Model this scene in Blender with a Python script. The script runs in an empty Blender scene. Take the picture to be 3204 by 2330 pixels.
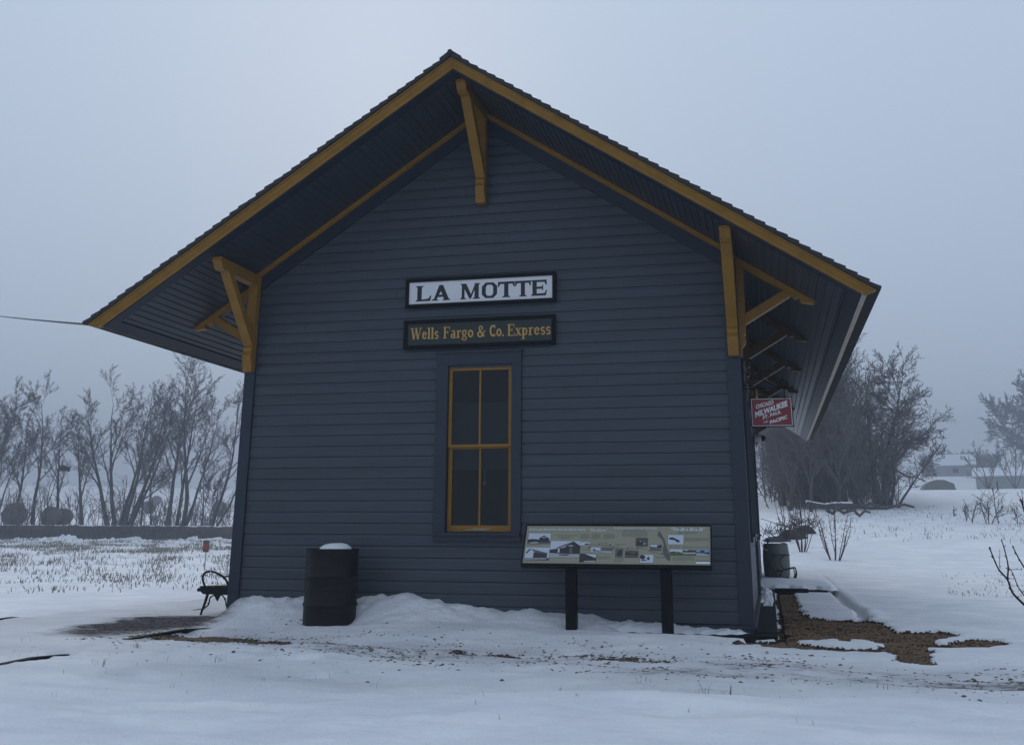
import bpy, math, random
import numpy as np
from mathutils import Vector, Matrix
PI = math.pi
S = bpy.context.scene
COL = S.collection
rad = math.radians

# ------------------------------------------------------------------ camera
cam_d = bpy.data.cameras.new('camera'); cam = bpy.data.objects.new('camera', cam_d); COL.objects.link(cam); S.camera = cam
YAW, PITCH, ROLL = .2362, .277, .0052
fw = Vector((-math.sin(YAW)*math.cos(PITCH), math.cos(YAW)*math.cos(PITCH), math.sin(PITCH)))
rt = Vector((math.cos(YAW), math.sin(YAW), 0)); up = rt.cross(fw)
r2 = rt*math.cos(ROLL)+up*math.sin(ROLL); u2 = -rt*math.sin(ROLL)+up*math.cos(ROLL)
CAM = Vector((6.342, -11.8109, .7949))
cam.matrix_world = Matrix(((r2.x, u2.x, -fw.x, CAM.x), (r2.y, u2.y, -fw.y, CAM.y), (r2.z, u2.z, -fw.z, CAM.z), (0, 0, 0, 1)))
cam_d.sensor_width = 36; cam_d.lens = 3198.4659*36/3204
cam_d.shift_x = -12.067/3204; cam_d.shift_y = -406.1474/3204
cam_d.clip_end = 2000; cam_d.clip_start = .05

# ------------------------------------------------------------------ world and light
SUN_EL, SUN_AZ = rad(27), rad(-22)      # low soft light from behind the building, a little to the left
w = bpy.data.worlds.new('World'); S.world = w; w.use_nodes = True
nt = w.node_tree; nt.nodes.clear()
wo = nt.nodes.new('ShaderNodeOutputWorld'); bg = nt.nodes.new('ShaderNodeBackground')
sky = nt.nodes.new('ShaderNodeTexSky'); sky.sky_type = 'NISHITA'; sky.sun_disc = False
sky.sun_elevation = SUN_EL; sky.sun_rotation = SUN_AZ; sky.air_density = 1.2; sky.dust_density = 3; sky.ozone_density = 2
tc = nt.nodes.new('ShaderNodeTexCoord'); sx = nt.nodes.new('ShaderNodeSeparateXYZ')
mr = nt.nodes.new('ShaderNodeMapRange'); mr.inputs['From Min'].default_value = 0; mr.inputs['From Max'].default_value = 1.0
cr = nt.nodes.new('ShaderNodeMix'); cr.data_type = 'RGBA'
cr.inputs[6].default_value = (5.6, 6.9, 8.9, 1); cr.inputs[7].default_value = (7.6, 9.1, 11.3, 1)
mx = nt.nodes.new('ShaderNodeMix'); mx.data_type = 'RGBA'; mx.inputs[0].default_value = .96
lk = nt.links.new
lk(tc.outputs['Generated'], sx.inputs[0]); lk(sx.outputs['Z'], mr.inputs['Value']); lk(mr.outputs[0], cr.inputs[0])
lk(sky.outputs[0], mx.inputs[6]); lk(cr.outputs[2], mx.inputs[7]); lk(mx.outputs[2], bg.inputs['Color'])
bg.inputs['Strength'].default_value = .1
lk(bg.outputs[0], wo.inputs['Surface'])
sd = bpy.data.lights.new('sun', 'SUN'); sd.energy = .95; sd.angle = rad(20); sd.color = (1, .95, .9)
sun = bpy.data.objects.new('sun', sd); COL.objects.link(sun)
sdir = Vector((math.sin(SUN_AZ)*math.cos(SUN_EL), math.cos(SUN_AZ)*math.cos(SUN_EL), math.sin(SUN_EL)))
sun.rotation_euler = sdir.to_track_quat('Z', 'Y').to_euler(); sun.location = (0, 30, 40)
S.view_settings.view_transform = 'Standard'; S.view_settings.look = 'None'; S.view_settings.exposure = -0.27; S.view_settings.gamma = 1
S.cycles.use_denoising = True; S.cycles.volume_bounces = 1; S.cycles.max_bounces = 8; S.cycles.diffuse_bounces = 4
S.cycles.sample_clamp_indirect = 4

# ------------------------------------------------------------------ helpers
class MB:
    def __init__(s): s.v = []; s.f = []; s.m = []; s.cur = 0
    def add(s, vs, fs):
        o = len(s.v); s.v += [tuple(p) for p in vs]
        for f in fs: s.f.append(tuple(i+o for i in f)); s.m.append(s.cur)
    def box(s, a, b):
        x0, y0, z0 = a; x1, y1, z1 = b
        s.add([(x0,y0,z0),(x1,y0,z0),(x1,y1,z0),(x0,y1,z0),(x0,y0,z1),(x1,y0,z1),(x1,y1,z1),(x0,y1,z1)],
              [(0,3,2,1),(4,5,6,7),(0,1,5,4),(1,2,6,5),(2,3,7,6),(3,0,4,7)])
    def prism(s, poly, fn, t0, t1):      # polygon (a,b) extruded between t0 and t1 through fn(a,b,t)
        n = len(poly)
        vs = [fn(a, b, t0) for a, b in poly]+[fn(a, b, t1) for a, b in poly]
        s.add(vs, [tuple(range(n))[::-1], tuple(range(n, 2*n))]+[(i, (i+1) % n, n+(i+1) % n, n+i) for i in range(n)])
    def strip(s, prof, fn, ts):          # open profile swept
        n = len(prof); vs = []; fs = []
        for t in ts: vs += [fn(a, b, t) for a, b in prof]
        for k in range(len(ts)-1):
            for i in range(n-1): fs.append((k*n+i, k*n+i+1, (k+1)*n+i+1, (k+1)*n+i))
        s.add(vs, fs)
    def tube(s, pts, rs, n=6, cap=True):
        pts = [Vector(p) for p in pts]; vs = []; fs = []
        if not isinstance(rs, (list, tuple)): rs = [rs]*len(pts)
        ref = None
        for i, p in enumerate(pts):
            d = (pts[min(i+1, len(pts)-1)]-pts[max(i-1, 0)])
            if d.length < 1e-9: d = Vector((0, 0, 1))
            d.normalize()
            if ref is None: ref = Vector((1, 0, 0)) if abs(d.x) < .8 else Vector((0, 1, 0))
            a = d.cross(ref); a.normalize(); b = d.cross(a); ref = b.cross(d) if False else ref
            for k in range(n):
                t = 2*PI*k/n; vs.append(p+(a*math.cos(t)+b*math.sin(t))*rs[i])
        for i in range(len(pts)-1):
            for k in range(n): fs.append((i*n+k, i*n+(k+1) % n, (i+1)*n+(k+1) % n, (i+1)*n+k))
        if cap:
            fs.append(tuple(range(n))[::-1]); fs.append(tuple(range((len(pts)-1)*n, len(pts)*n)))
        s.add(vs, fs)
    def lathe(s, prof, c, n=40):         # prof (r,z)
        vs = []; fs = []; m = len(prof)
        for k in range(n):
            t = 2*PI*k/n
            for r, z in prof: vs.append((c[0]+r*math.cos(t), c[1]+r*math.sin(t), c[2]+z))
        for k in range(n):
            for i in range(m-1): fs.append((k*m+i, ((k+1) % n)*m+i, ((k+1) % n)*m+i+1, k*m+i+1))
        s.add(vs, fs)
    def build(s, name, mats, parent=None, smooth=False, bevel=0):
        me = bpy.data.meshes.new(name)
        off = Vector(parent['_w']) if parent is not None else Vector((0, 0, 0))
        v = s.v if off.length == 0 else [(a-off.x, b-off.y, c-off.z) for a, b, c in s.v]
        me.from_pydata(v, [], s.f)
        if not isinstance(mats, (list, tuple)): mats = [mats]
        for m in mats: me.materials.append(m)
        if len(mats) > 1: me.polygons.foreach_set('material_index', s.m)
        if smooth: me.polygons.foreach_set('use_smooth', [True]*len(me.polygons))
        me.validate(); me.update()
        o = bpy.data.objects.new(name, me); COL.objects.link(o)
        o['_w'] = tuple(off)
        if parent is not None: o.parent = parent
        if bevel:
            b = o.modifiers.new('bevel', 'BEVEL'); b.width = bevel; b.segments = 2; b.limit_method = 'ANGLE'
        return o

def tag(o, label=None, cat=None, group=None, kind=None):
    if label: o['label'] = label
    if cat: o['category'] = cat
    if group: o['group'] = group
    if kind: o['kind'] = kind
    return o
def root(name, loc, label, cat, group=None):
    o = bpy.data.objects.new(name, None); COL.objects.link(o); o.location = loc; o.empty_display_size = .1
    o['_w'] = tuple(loc); return tag(o, label, cat, group)
def subpart_parent(o): return o
def copy_tree(o, loc, rz=0, sc=1, label=None):
    def cp(a, par):
        c = a.copy(); COL.objects.link(c); c.parent = par
        for ch in list(a.children): cp(ch, c)
        return c
    c = cp(o, None); c.location = loc; c.rotation_euler = (0, 0, rz); c.scale = (sc, sc, sc) if not isinstance(sc, tuple) else sc
    if label: c['label'] = label
    return c

# ------------------------------------------------------------------ materials
def mat(name, col, rough=.6, metal=0, spec=.5, noise=0, nscale=8, bump=0, bscale=60, col2=None, stretch=None, coat=0):
    m = bpy.data.materials.new(name); m.use_nodes = True; n = m.node_tree; b = n.nodes['Principled BSDF']
    b.inputs['Base Color'].default_value = (*col, 1); b.inputs['Roughness'].default_value = rough
    b.inputs['Metallic'].default_value = metal; b.inputs['Specular IOR Level'].default_value = spec
    if coat: b.inputs['Coat Weight'].default_value = coat
    if noise or bump:
        t = n.nodes.new('ShaderNodeTexCoord'); mp = n.nodes.new('ShaderNodeMapping')
        n.links.new(t.outputs['Object'], mp.inputs[0])
        if stretch: mp.inputs['Scale'].default_value = stretch
    if noise:
        a = n.nodes.new('ShaderNodeTexNoise'); a.inputs['Scale'].default_value = nscale; a.inputs['Detail'].default_value = 6
        a.inputs['Roughness'].default_value = .65
        n.links.new(mp.outputs[0], a.inputs['Vector'])
        r = n.nodes.new('ShaderNodeMapRange'); r.inputs['From Min'].default_value = .3; r.inputs['From Max'].default_value = .7
        x = n.nodes.new('ShaderNodeMix'); x.data_type = 'RGBA'
        c2 = col2 or tuple(c*(1-noise) for c in col)
        x.inputs[6].default_value = (*c2, 1); x.inputs[7].default_value = (*col, 1)
        n.links.new(a.outputs[0], r.inputs[0]); n.links.new(r.outputs[0], x.inputs[0]); n.links.new(x.outputs[2], b.inputs['Base Color'])
    if bump:
        a2 = n.nodes.new('ShaderNodeTexNoise'); a2.inputs['Scale'].default_value = bscale; a2.inputs['Detail'].default_value = 5
        n.links.new(mp.outputs[0], a2.inputs['Vector'])
        bp = n.nodes.new('ShaderNodeBump'); bp.inputs['Strength'].default_value = bump; bp.inputs['Distance'].default_value = .01
        n.links.new(a2.outputs[0], bp.inputs['Height']); n.links.new(bp.outputs[0], b.inputs['Normal'])
    return m
M = {}
M['siding'] = mat('siding_paint', (.049, .061, .077), .5, spec=.4, noise=.30, nscale=2.2, bump=.25, bscale=30, stretch=(.35, .35, 6))
M['trim'] = mat('trim_paint', (.017, .025, .042), .45, spec=.4, noise=.2, nscale=4, bump=.1, bscale=40)
M['soffit'] = mat('soffit_paint', (.040, .048, .062), .35, spec=.5, noise=.35, nscale=2.5, bump=.15, bscale=30, stretch=(3, .5, 3))
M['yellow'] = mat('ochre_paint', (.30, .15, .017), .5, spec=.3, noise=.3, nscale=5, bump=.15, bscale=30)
M['yellow_shaded'] = mat('ochre_paint_shaded', (.10, .05, .009), .5, spec=.35, noise=.2, nscale=5)  # same ochre darkened: eave shade painted into the deeper side brackets
M['cream'] = mat('highlit_cream_fascia', (.40, .33, .24), .55, noise=.35, nscale=6, bump=.2, bscale=40, stretch=(3, .6, 3))  # ochre trim lightened to cream: sky highlight painted into the eave moulding
M['shingle'] = mat('roof_shingle', (.035, .033, .034), .85, noise=.5, nscale=9, bump=.8, bscale=90)
M['black'] = mat('black_iron', (.005, .005, .006), .5, spec=.2, noise=.3, nscale=30)
M['blackframe'] = mat('black_frame_paint', (.003, .003, .0035), .5, spec=.12)
M['white'] = mat('white_sign_paint', (.72, .72, .74), .4, noise=.06, nscale=5)
M['letterblack'] = mat('black_lettering', (.006, .007, .010), .5)
M['green'] = mat('dark_green_sign_paint', (.003, .015, .012), .4, noise=.2, nscale=10)
M['gold'] = mat('gold_lettering', (.60, .33, .07), .5, noise=.2, nscale=30)
M['red'] = mat('red_enamel', (.22, .006, .010), .25, spec=.5, noise=.15, nscale=12)
M['enwhite'] = mat('white_enamel', (.75, .75, .74), .3)
M['olive'] = mat('panel_olive', (.30, .285, .20), .35, noise=.05, nscale=4)
M['oliveink'] = mat('panel_ink', (.14, .145, .11), .5)
M['darkink'] = mat('panel_dark_ink', (.035, .035, .035), .5)
M['panelwhite'] = mat('panel_title_white', (.68, .72, .76), .5)
M['phsky'] = mat('print_pale_sky', (.55, .6, .68), .5, noise=.1, nscale=40)
M['phdark'] = mat('print_dark_shapes', (.035, .035, .04), .5, noise=.5, nscale=60)
M['phmid'] = mat('print_grey_tones', (.16, .16, .155), .5, noise=.6, nscale=70)
M['phsepia'] = mat('print_sepia_tones', (.13, .12, .095), .5, noise=.7, nscale=60)
M['phgrass'] = mat('print_green_grass', (.07, .12, .02), .5)
M['phblue'] = mat('print_blue_sky', (.18, .34, .62), .5)
M['phroad'] = mat('print_pale_road', (.45, .46, .46), .5, noise=.3, nscale=60)
M['river'] = mat('print_river_grey', (.10, .10, .095), .5)
M['drum'] = mat('rusty_black_drum', (.0035, .0035, .0035), .5, spec=.2, noise=.5, nscale=7, col2=(.013, .0095, .0075), bump=.4, bscale=25)
M['timber'] = mat('tarred_timber', (.007, .007, .008), .7, spec=.1, noise=.6, nscale=6, bump=.6, bscale=25, stretch=(4, 1, 4))
M['stone'] = mat('pebble', (.30, .185, .095), .8, noise=.6, nscale=38, col2=(.04, .023, .013))
M['stone_dark'] = mat('dark_pebble', (.16, .095, .05), .6, noise=.5, nscale=30, col2=(.035, .024, .017))
M['barrel'] = mat('grey_rain_barrel', (.11, .12, .115), .5, noise=.25, nscale=5, bump=.2, bscale=20)
M['iron'] = mat('wrought_iron', (.012, .011, .010), .5)
M['bark'] = mat('grey_bark', (.095, .087, .080), .9, noise=.4, nscale=3)
M['twig'] = mat('bare_twigs', (.13, .115, .108), .9)
M['shrubtwig'] = mat('red_brown_shrub_twigs', (.075, .045, .035), .8)
M['drygrass'] = mat('dead_grass', (.30, .27, .22), .9, noise=.4, nscale=2)
M['grassgreen'] = mat('grass_sprigs', (.15, .135, .08), .9)
M['hay'] = mat('weathered_hay', (.20, .185, .16), .95, noise=.5, nscale=4, bump=.5, bscale=10)
M['earth'] = mat('bare_earth_bank', (.055, .052, .05), .95, noise=.4, nscale=1.2, bump=.5, bscale=3)
M['metalshed'] = mat('shed_siding', (.33, .33, .33), .7, noise=.15, nscale=1)
M['shedroof'] = mat('snow_on_roof', (.8, .82, .85), .7)
M['shade'] = mat('roller_shade_cloth', (.035, .047, .052), .8, noise=.1, nscale=3)
M['lampgrey'] = mat('grey_lamp_housing', (.35, .36, .38), .4)
M['sashworn'] = mat('bare_worn_wood', (.42, .34, .22), .7, noise=.4, nscale=30)
M['orange'] = mat('orange_red_plate', (.26, .045, .03), .5)
M['plate_dark'] = mat('brown_plate', (.10, .055, .05), .6)
M['snowcap'] = mat('snow_cap', (.80, .82, .86), .6, spec=.2, bump=.6, bscale=35)
M['dark_interior'] = mat('dark_interior', (.01, .011, .013), .9)
# glass
g = bpy.data.materials.new('window_glass'); g.use_nodes = True; gn = g.node_tree
for x in list(gn.nodes): gn.nodes.remove(x)
go = gn.nodes.new('ShaderNodeOutputMaterial'); gm = gn.nodes.new('ShaderNodeMixShader'); gt = gn.nodes.new('ShaderNodeBsdfTransparent'); gg = gn.nodes.new('ShaderNodeBsdfGlossy')
fr = gn.nodes.new('ShaderNodeFresnel'); fr.inputs[0].default_value = 1.45; gt.inputs[0].default_value = (.45, .5, .52, 1); gg.inputs['Roughness'].default_value = .03
gn.links.new(fr.outputs[0], gm.inputs[0]); gn.links.new(gt.outputs[0], gm.inputs[1]); gn.links.new(gg.outputs[0], gm.inputs[2]); gn.links.new(gm.outputs[0], go.inputs[0])
M['glass'] = g

# snow / ground material driven by vertex attributes (ground cover, plus trough shade painted in through wet)
gm_ = bpy.data.materials.new('snowy_ground'); gm_.use_nodes = True; n = gm_.node_tree; bs = n.nodes['Principled BSDF']
def N(t, **k):
    x = n.nodes.new(t)
    for a, b in k.items(): setattr(x, a, b)
    return x
def noise(scale, det=5, vec=None, rough=.6):
    a = N('ShaderNodeTexNoise'); a.inputs['Scale'].default_value = scale; a.inputs['Detail'].default_value = det; a.inputs['Roughness'].default_value = rough
    n.links.new(vec if vec else tco.outputs['Object'], a.inputs['Vector']); return a
def mathn(op, a, b=None, clamp=False):
    x = N('ShaderNodeMath', operation=op); x.use_clamp = clamp
    for i, q in enumerate((a, b)):
        if q is None: continue
        if isinstance(q, (int, float)): x.inputs[i].default_value = q
        else: n.links.new(q, x.inputs[i])
    return x.outputs[0]
def ramp(v, lo, hi):
    x = N('ShaderNodeMapRange'); x.interpolation_type = 'SMOOTHSTEP'; x.inputs['From Min'].default_value = lo; x.inputs['From Max'].default_value = hi
    n.links.new(v, x.inputs[0]); return x.outputs[0]
def mixc(f, a, b):
    x = N('ShaderNodeMix', data_type='RGBA')
    if isinstance(f, float): x.inputs[0].default_value = f
    else: n.links.new(f, x.inputs[0])
    for i, q in ((6, a), (7, b)):
        if isinstance(q, tuple): x.inputs[i].default_value = (*q, 1)
        else: n.links.new(q, x.inputs[i])
    return x.outputs[2]
tco = N('ShaderNodeTexCoord')
def attr(nm): a = N('ShaderNodeAttribute'); a.attribute_name = nm; return a.outputs['Fac']
aG, aWShade, aD = attr('gravel'), attr('wet'), attr('weeds')  # wet holds real damp and slush plus painted trough shade
n1 = noise(7, 6); n2 = noise(28, 4); n3 = noise(70, 3); n4 = noise(1.1, 4)
gmask = ramp(mathn('ADD', aG, mathn('ADD', mathn('MULTIPLY', mathn('SUBTRACT', n1.outputs[0], .5), .9), mathn('MULTIPLY', mathn('SUBTRACT', n2.outputs[0], .5), .7))), .46, .54)
mps = N('ShaderNodeMapping'); mps.inputs['Scale'].default_value = (.8, 2.6, 1); n.links.new(tco.outputs['Object'], mps.inputs[0]); nstr = noise(1.5, 6, mps.outputs[0], .62)
snow = mixc(ramp(n4.outputs[0], .35, .7), (.76, .775, .81), (.88, .885, .90))
snow = mixc(mathn('MULTIPLY', ramp(nstr.outputs[0], .42, .72), .42), snow, (.60, .61, .65))
mpw = N('ShaderNodeMapping'); mpw.inputs['Scale'].default_value = (1.3, 3.0, 1); mpw.inputs['Rotation'].default_value = (0, 0, .25)
n.links.new(tco.outputs['Object'], mpw.inputs[0]); nw = noise(3.2, 7, mpw.outputs[0], .7)
slush_shade = ramp(mathn('ADD', aWShade, mathn('MULTIPLY', mathn('SUBTRACT', nw.outputs[0], .5), 1.1)), .42, .85)
thin = mixc(mathn('MULTIPLY', aWShade, .85, True), snow, (.36, .355, .375))  # greys thin snow and the painted troughs alike
base = mixc(slush_shade, thin, mixc(ramp(n2.outputs[0], .4, .62), (.055, .048, .045), (.16, .15, .155)))
vor = N('ShaderNodeTexVoronoi'); vor.inputs['Scale'].default_value = 45; n.links.new(tco.outputs['Object'], vor.inputs['Vector'])
grv = mixc(ramp(vor.outputs['Distance'], .1, .6), (.13, .078, .040), (.022, .014, .010))
grv = mixc(mathn('MULTIPLY', n3.outputs[0], .6), grv, (.055, .036, .022))
base = mixc(gmask, base, grv)
wd = noise(.55, 8, None, .72); wd2 = noise(2.3, 6, None, .7)
wmask = ramp(mathn('ADD', mathn('MULTIPLY', aD, .42), mathn('ADD', mathn('MULTIPLY', mathn('SUBTRACT', wd.outputs[0], .5), .8), mathn('MULTIPLY', mathn('SUBTRACT', wd2.outputs[0], .5), .8))), .42, .58)
base = mixc(mathn('MULTIPLY', mathn('MULTIPLY', wmask, ramp(aD, .02, .3)), .75), base, (.13, .115, .10))
n.links.new(base, bs.inputs['Base Color'])
bs.inputs['Roughness'].default_value = .75
n.links.new(mathn('MULTIPLY', mathn('SUBTRACT', 1.0, mathn('MAXIMUM', slush_shade, gmask)), .25), bs.inputs['Specular IOR Level'])
hgt = mathn('ADD', mathn('MULTIPLY', n1.outputs[0], 1.2), mathn('ADD', mathn('MULTIPLY', n2.outputs[0], .55), mathn('MULTIPLY', n3.outputs[0], .12)))
hgt = mathn('ADD', hgt, mathn('MULTIPLY', mathn('MULTIPLY', n3.outputs[0], gmask), .8))
bmp = N('ShaderNodeBump'); bmp.inputs['Strength'].default_value = .85; bmp.inputs['Distance'].default_value = .022
n.links.new(hgt, bmp.inputs['Height']); n.links.new(bmp.outputs[0], bs.inputs['Normal'])
M['ground'] = gm_

# ------------------------------------------------------------------ terrain height
_perm = np.random.RandomState(5).rand(512)
def vnoise(x, y, sc, seed=0):
    x = np.asarray(x)*sc+seed*17.3; y = np.asarray(y)*sc+seed*9.7
    xi = np.floor(x).astype(int); yi = np.floor(y).astype(int); fx = x-xi; fy = y-yi
    fx = fx*fx*(3-2*fx); fy = fy*fy*(3-2*fy)
    h = lambda a, b: _perm[((a*73+b*179+seed*31) % 509)]
    return (h(xi, yi)*(1-fx)+h(xi+1, yi)*fx)*(1-fy)+(h(xi, yi+1)*(1-fx)+h(xi+1, yi+1)*fx)*fy-.5
def sst(a, b, x): t = np.clip((x-a)/(b-a), 0, 1); return t*t*(3-2*t)
def seg_dist(x, y, pts):
    d = np.full(np.shape(x), 1e9)
    for (ax, ay), (bx, by) in zip(pts[:-1], pts[1:]):
        L = (bx-ax)**2+(by-ay)**2; t = np.clip(((x-ax)*(bx-ax)+(y-ay)*(by-ay))/L, 0, 1)
        d = np.minimum(d, np.hypot(x-ax-t*(bx-ax), y-ay-t*(by-ay)))
    return d
def inpoly(x, y, P):
    c = np.zeros(np.shape(x), bool)
    for (ax, ay), (bx, by) in zip(P, P[1:]+P[:1]):
        if ay == by: continue
        c ^= ((ay > y) != (by > y)) & (x < (bx-ax)*(y-ay)/(by-ay)+ax)
    return c
GRAV = [(5.93,-0.57),(6.33,-0.8),(6.38,4.31),(6.35,8.37),(6.75,9.23),(6.71,6.4),(6.7,3.84),(6.74,2.59),(7.15,2.27),(7.38,2.13),(7.36,3.0),(7.44,3.3),(7.53,2.18),(7.62,1.89),(7.65,0.92),(8.17,0.96),(8.3,0.75),(7.9,-0.06),(7.98,-0.31),(8.15,0.16),(8.33,0.52),(8.56,0.28),(8.55,-0.41),(8.31,-0.61),(8.07,-0.55),(7.74,-0.65),(7.8,-1.07),(7.62,-1.68),(7.67,-1.87),(7.58,-2.05),(7.65,-2.27),(7.5,-2.31),(7.44,-2.14),(7.36,-1.86),(7.33,-1.34),(7.09,-1.41),(6.72,-1.38),(6.33,-1.25),(5.95,-0.98)]
ISL = [(6.54,-0.67),(6.9,-0.47),(7.17,-0.48),(7.34,-0.73),(7.25,-0.98),(6.87,-1.03),(6.64,-0.97)]
TRENCH = [(7.44,13.48),(7.43,8.92),(7.43,5.95),(7.46,3.62),(7.42,2.49)]
TRAIL = [(0.06,-2.03),(0.47,-1.8),(1.08,-1.76),(2.09,-2.09),(2.77,-2.29),(3.95,-2.4),(4.79,-2.4),(5.44,-2.73),(6.25,-2.82),(6.77,-2.8),(7.47,-3.01),(8.08,-3.07),(9.5,-3.1)]
RIDGE1 = [(-3,-2.7),(-.13,-2.77),(.95,-2.6),(2.56,-3.15),(3.83,-3.82),(5.09,-4.15),(6.26,-4.03),(9,-3.9)]
RIDGE2 = [(1.5,-5.9),(3.66,-5.6),(4.65,-5.2),(6.26,-4.8),(9,-4.7)]
ST = [(-.1,-.12),(0.143,-0.03),(0.549,0.02),(0.952,0.045),(1.632,0.03),(1.854,0.05),(2.128,0.068),(2.564,0.062),(3.046,-0.011),(3.466,-0.036),(3.827,-0.052),(4.132,-0.079),(4.582,-0.106),(5.073,-0.122),(5.314,-0.14),(5.696,-0.158),(5.977,-0.169),(6.09,-0.233)]
dL = [0,13,20,33,50,79,80.5,120,150,200,300,400]; zL = [-.22,-.22,-.28,-.28,-.1,.25,1.05,2.0,3.1,5.2,12,16]
dR = [0,22,32,40,55,60,80,86,150,200,250,300,400]; zR = [-.22,-.2,.1,.85,1.95,2.3,3.85,3.8,6.6,8.6,13.4,16,20]
def side_y(x, pts): return np.interp(x, [p[0] for p in pts], [p[1] for p in pts])
def height(x, y, fine=True):
    x = np.asarray(x, float); y = np.asarray(y, float)
    dx = x-CAM.x; dy = y-CAM.y; d = np.hypot(dx, dy); az = np.arctan2(dx, dy)
    b = sst(-.38, -.08, az)
    back = sst(1.2, 2.2, np.abs(az))
    z = np.interp(d, dL, zL)*(1-b)+np.interp(d, dR, zR)*b
    z = z*(1-back)+(-.25)*back
    far = sst(14, 60, d)
    z = z+vnoise(x, y, .12, 1)*.25*far*sst(20, 80, d)+vnoise(x, y, .35, 2)*.12*far
    if not fine: return z
    near = 1-sst(14, 22, d)
    # lawn bank on the camera side of the drive, and a second swell nearer still
    r1 = side_y(x, RIDGE1); r2 = side_y(x, RIDGE2)
    lip = sst(.45, -.02, y-r1)*near
    z = z+near*(-.012*sst(-.1, .7, y-r1)*sst(2.3, 1.2, y-r1)*(x < 8))
    z = z+lip*(.032*np.exp(-((y-r1+.1)/.35)**2))
    z = z+near*(.055*sst(.22, -.10, y-r2)-.035*np.exp(-((y-r2-.45)/.35)**2)*sst(1.5, 4, x))
    for off in (-.42, .42):
        z = z-.022*np.exp(-((y-side_y(x, TRAIL)-off+.1*vnoise(x, y*0, .9, 61))/.13)**2)*(.6+.8*vnoise(x, y, 1.3, 62))*near*(x > .3)
    # snow against the front wall
    t = side_y(x, ST)
    on = (x > -.35) & (x < 6.2)
    wid = np.where(x < 4.6, .34+.18*vnoise(x, y*0, 1.1, 4), .30)
    prof = np.exp(-np.clip(-y, 0, 9)**2/wid**2/2)
    edge = sst(-.14, .18, x)*sst(4.9, 4.3, x)
    bank = (t+.25)*prof*edge*(y < .6)
    bank = bank*(1+.22*vnoise(x, y, 2.6, 31)+.16*vnoise(x, y, 6, 32)+.16*vnoise(x, y, 13, 33))
    z = np.where(on, z+np.maximum(bank, 0), z)
    # apron of snow between the wall and the drive, ends before the bare curb
    ap = .045*np.exp(-((y+.95)/.45)**2)*sst(1.0, 2.5, x)*sst(5.9, 5.2, x)
    z = z+ap
    z = np.where((y > -.45) & (y < .2), z-.06*sst(4.6, 5.3, x)*sst(6.6, 6.3, x), z)
    z = np.where((x > 6.02) & (x < 6.44) & (y > -.6) & (y < 8.3), np.minimum(z, -.268), z)
    # hollow round the drum
    # left platform: level, snow thin
    z = z+.02*sst(.35, .28, x)*sst(-2.75, -2.6, x)*sst(-9, -2, y)*near
    z = z-.07*sst(-2.62, -3.1, x)*near
    # trench
    td = seg_dist(x, y, TRENCH)
    z = z-.12*np.exp(-(td/.05)**2)*sst(14.5, 12.5, y)+.022*np.exp(-((td-.16)/.10)**2)*(x > 7.40)*sst(14, 12, y)
    # undulation, dimples and foot holes
    z = z+near*(.045*vnoise(x, y, .55, 6)+.045*vnoise(x, y*1.5, 1.4, 7)+.020*vnoise(x, y*1.6, 3.7, 8)+.008*vnoise(x, y, 11, 9))
    z = np.where((x > 6.05) & (x < 6.42) & (y > -.6) & (y < 8.3), np.minimum(z, -.262), z)
    for i, (fx, fy) in enumerate(FEET):
        q = ((x-fx)/.13)**2+((y-fy)/.10)**2
        z = z-.05*np.exp(-q**1.6)+.012*np.exp(-(np.sqrt(q)-1.6)**2*3)
    return z
FEET = [(1.1,-2.75),(1.7,-2.95),(5.6,-3.2),(6.4,-3.35),(7.1,-3.3),(4.4,-3.1),(3.6,-3.0),(0.9,-4.1),(1.6,-4.5),(3.0,-4.2),(5.2,-4.6),(2.3,-2.75),(2.95,-2.55),(3.35,-2.45),(3.75,-2.35),(4.2,-2.3),(4.6,-2.2),(5.0,-2.0),(5.25,-1.9),(5.75,-1.75),(6.1,-1.75),(1.3,-3.3),(1.9,-3.4),(2.6,-3.6),(0.4,-3.6),(2.2,-3.05)]
def gravel_mask(x, y, split=False):
    wx = x+.09*vnoise(x, y, 7, 11)+.05*vnoise(x, y, 17, 12); wy = y+.22*vnoise(x, y, 5, 13)+.08*vnoise(x, y, 16, 14)
    g = (inpoly(wx, wy, GRAV) & ~inpoly(wx, wy, ISL)).astype(float)
    c = side_y(x, TRAIL)
    tr = np.exp(-((y-c)/.28)**2)*(x > -.2)*(x < 9.5)
    dens = np.interp(x, [-.2, .3, 1.5, 2.3, 4, 6, 8, 9.5], [.0, .95, .85, .62, .50, .52, .46, .4])
    patch = .5+1.1*vnoise(x, y*2, 1.7, 15)+.8*vnoise(x, y*2, 4.5, 16)
    tg = np.clip((tr*dens)*(.25+patch*.95), 0, 1)*.9
    return (g, tg) if split else np.maximum(g, tg)
def graded(a, b, st, lo, hi, gr=1.055):
    mid = list(np.arange(a, b+1e-6, st)); s = st; p = a; L = []
    while p > lo: s *= gr; p -= s; L.append(p)
    s = st; p = b; R_ = []
    while p < hi: s *= gr; p += s; R_.append(p)
    return np.array(L[::-1]+mid+R_)
xs = graded(-3.2, 8.9, .034, -320, 320); ys = graded(-6.9, 3.4, .034, -45, 345)
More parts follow.
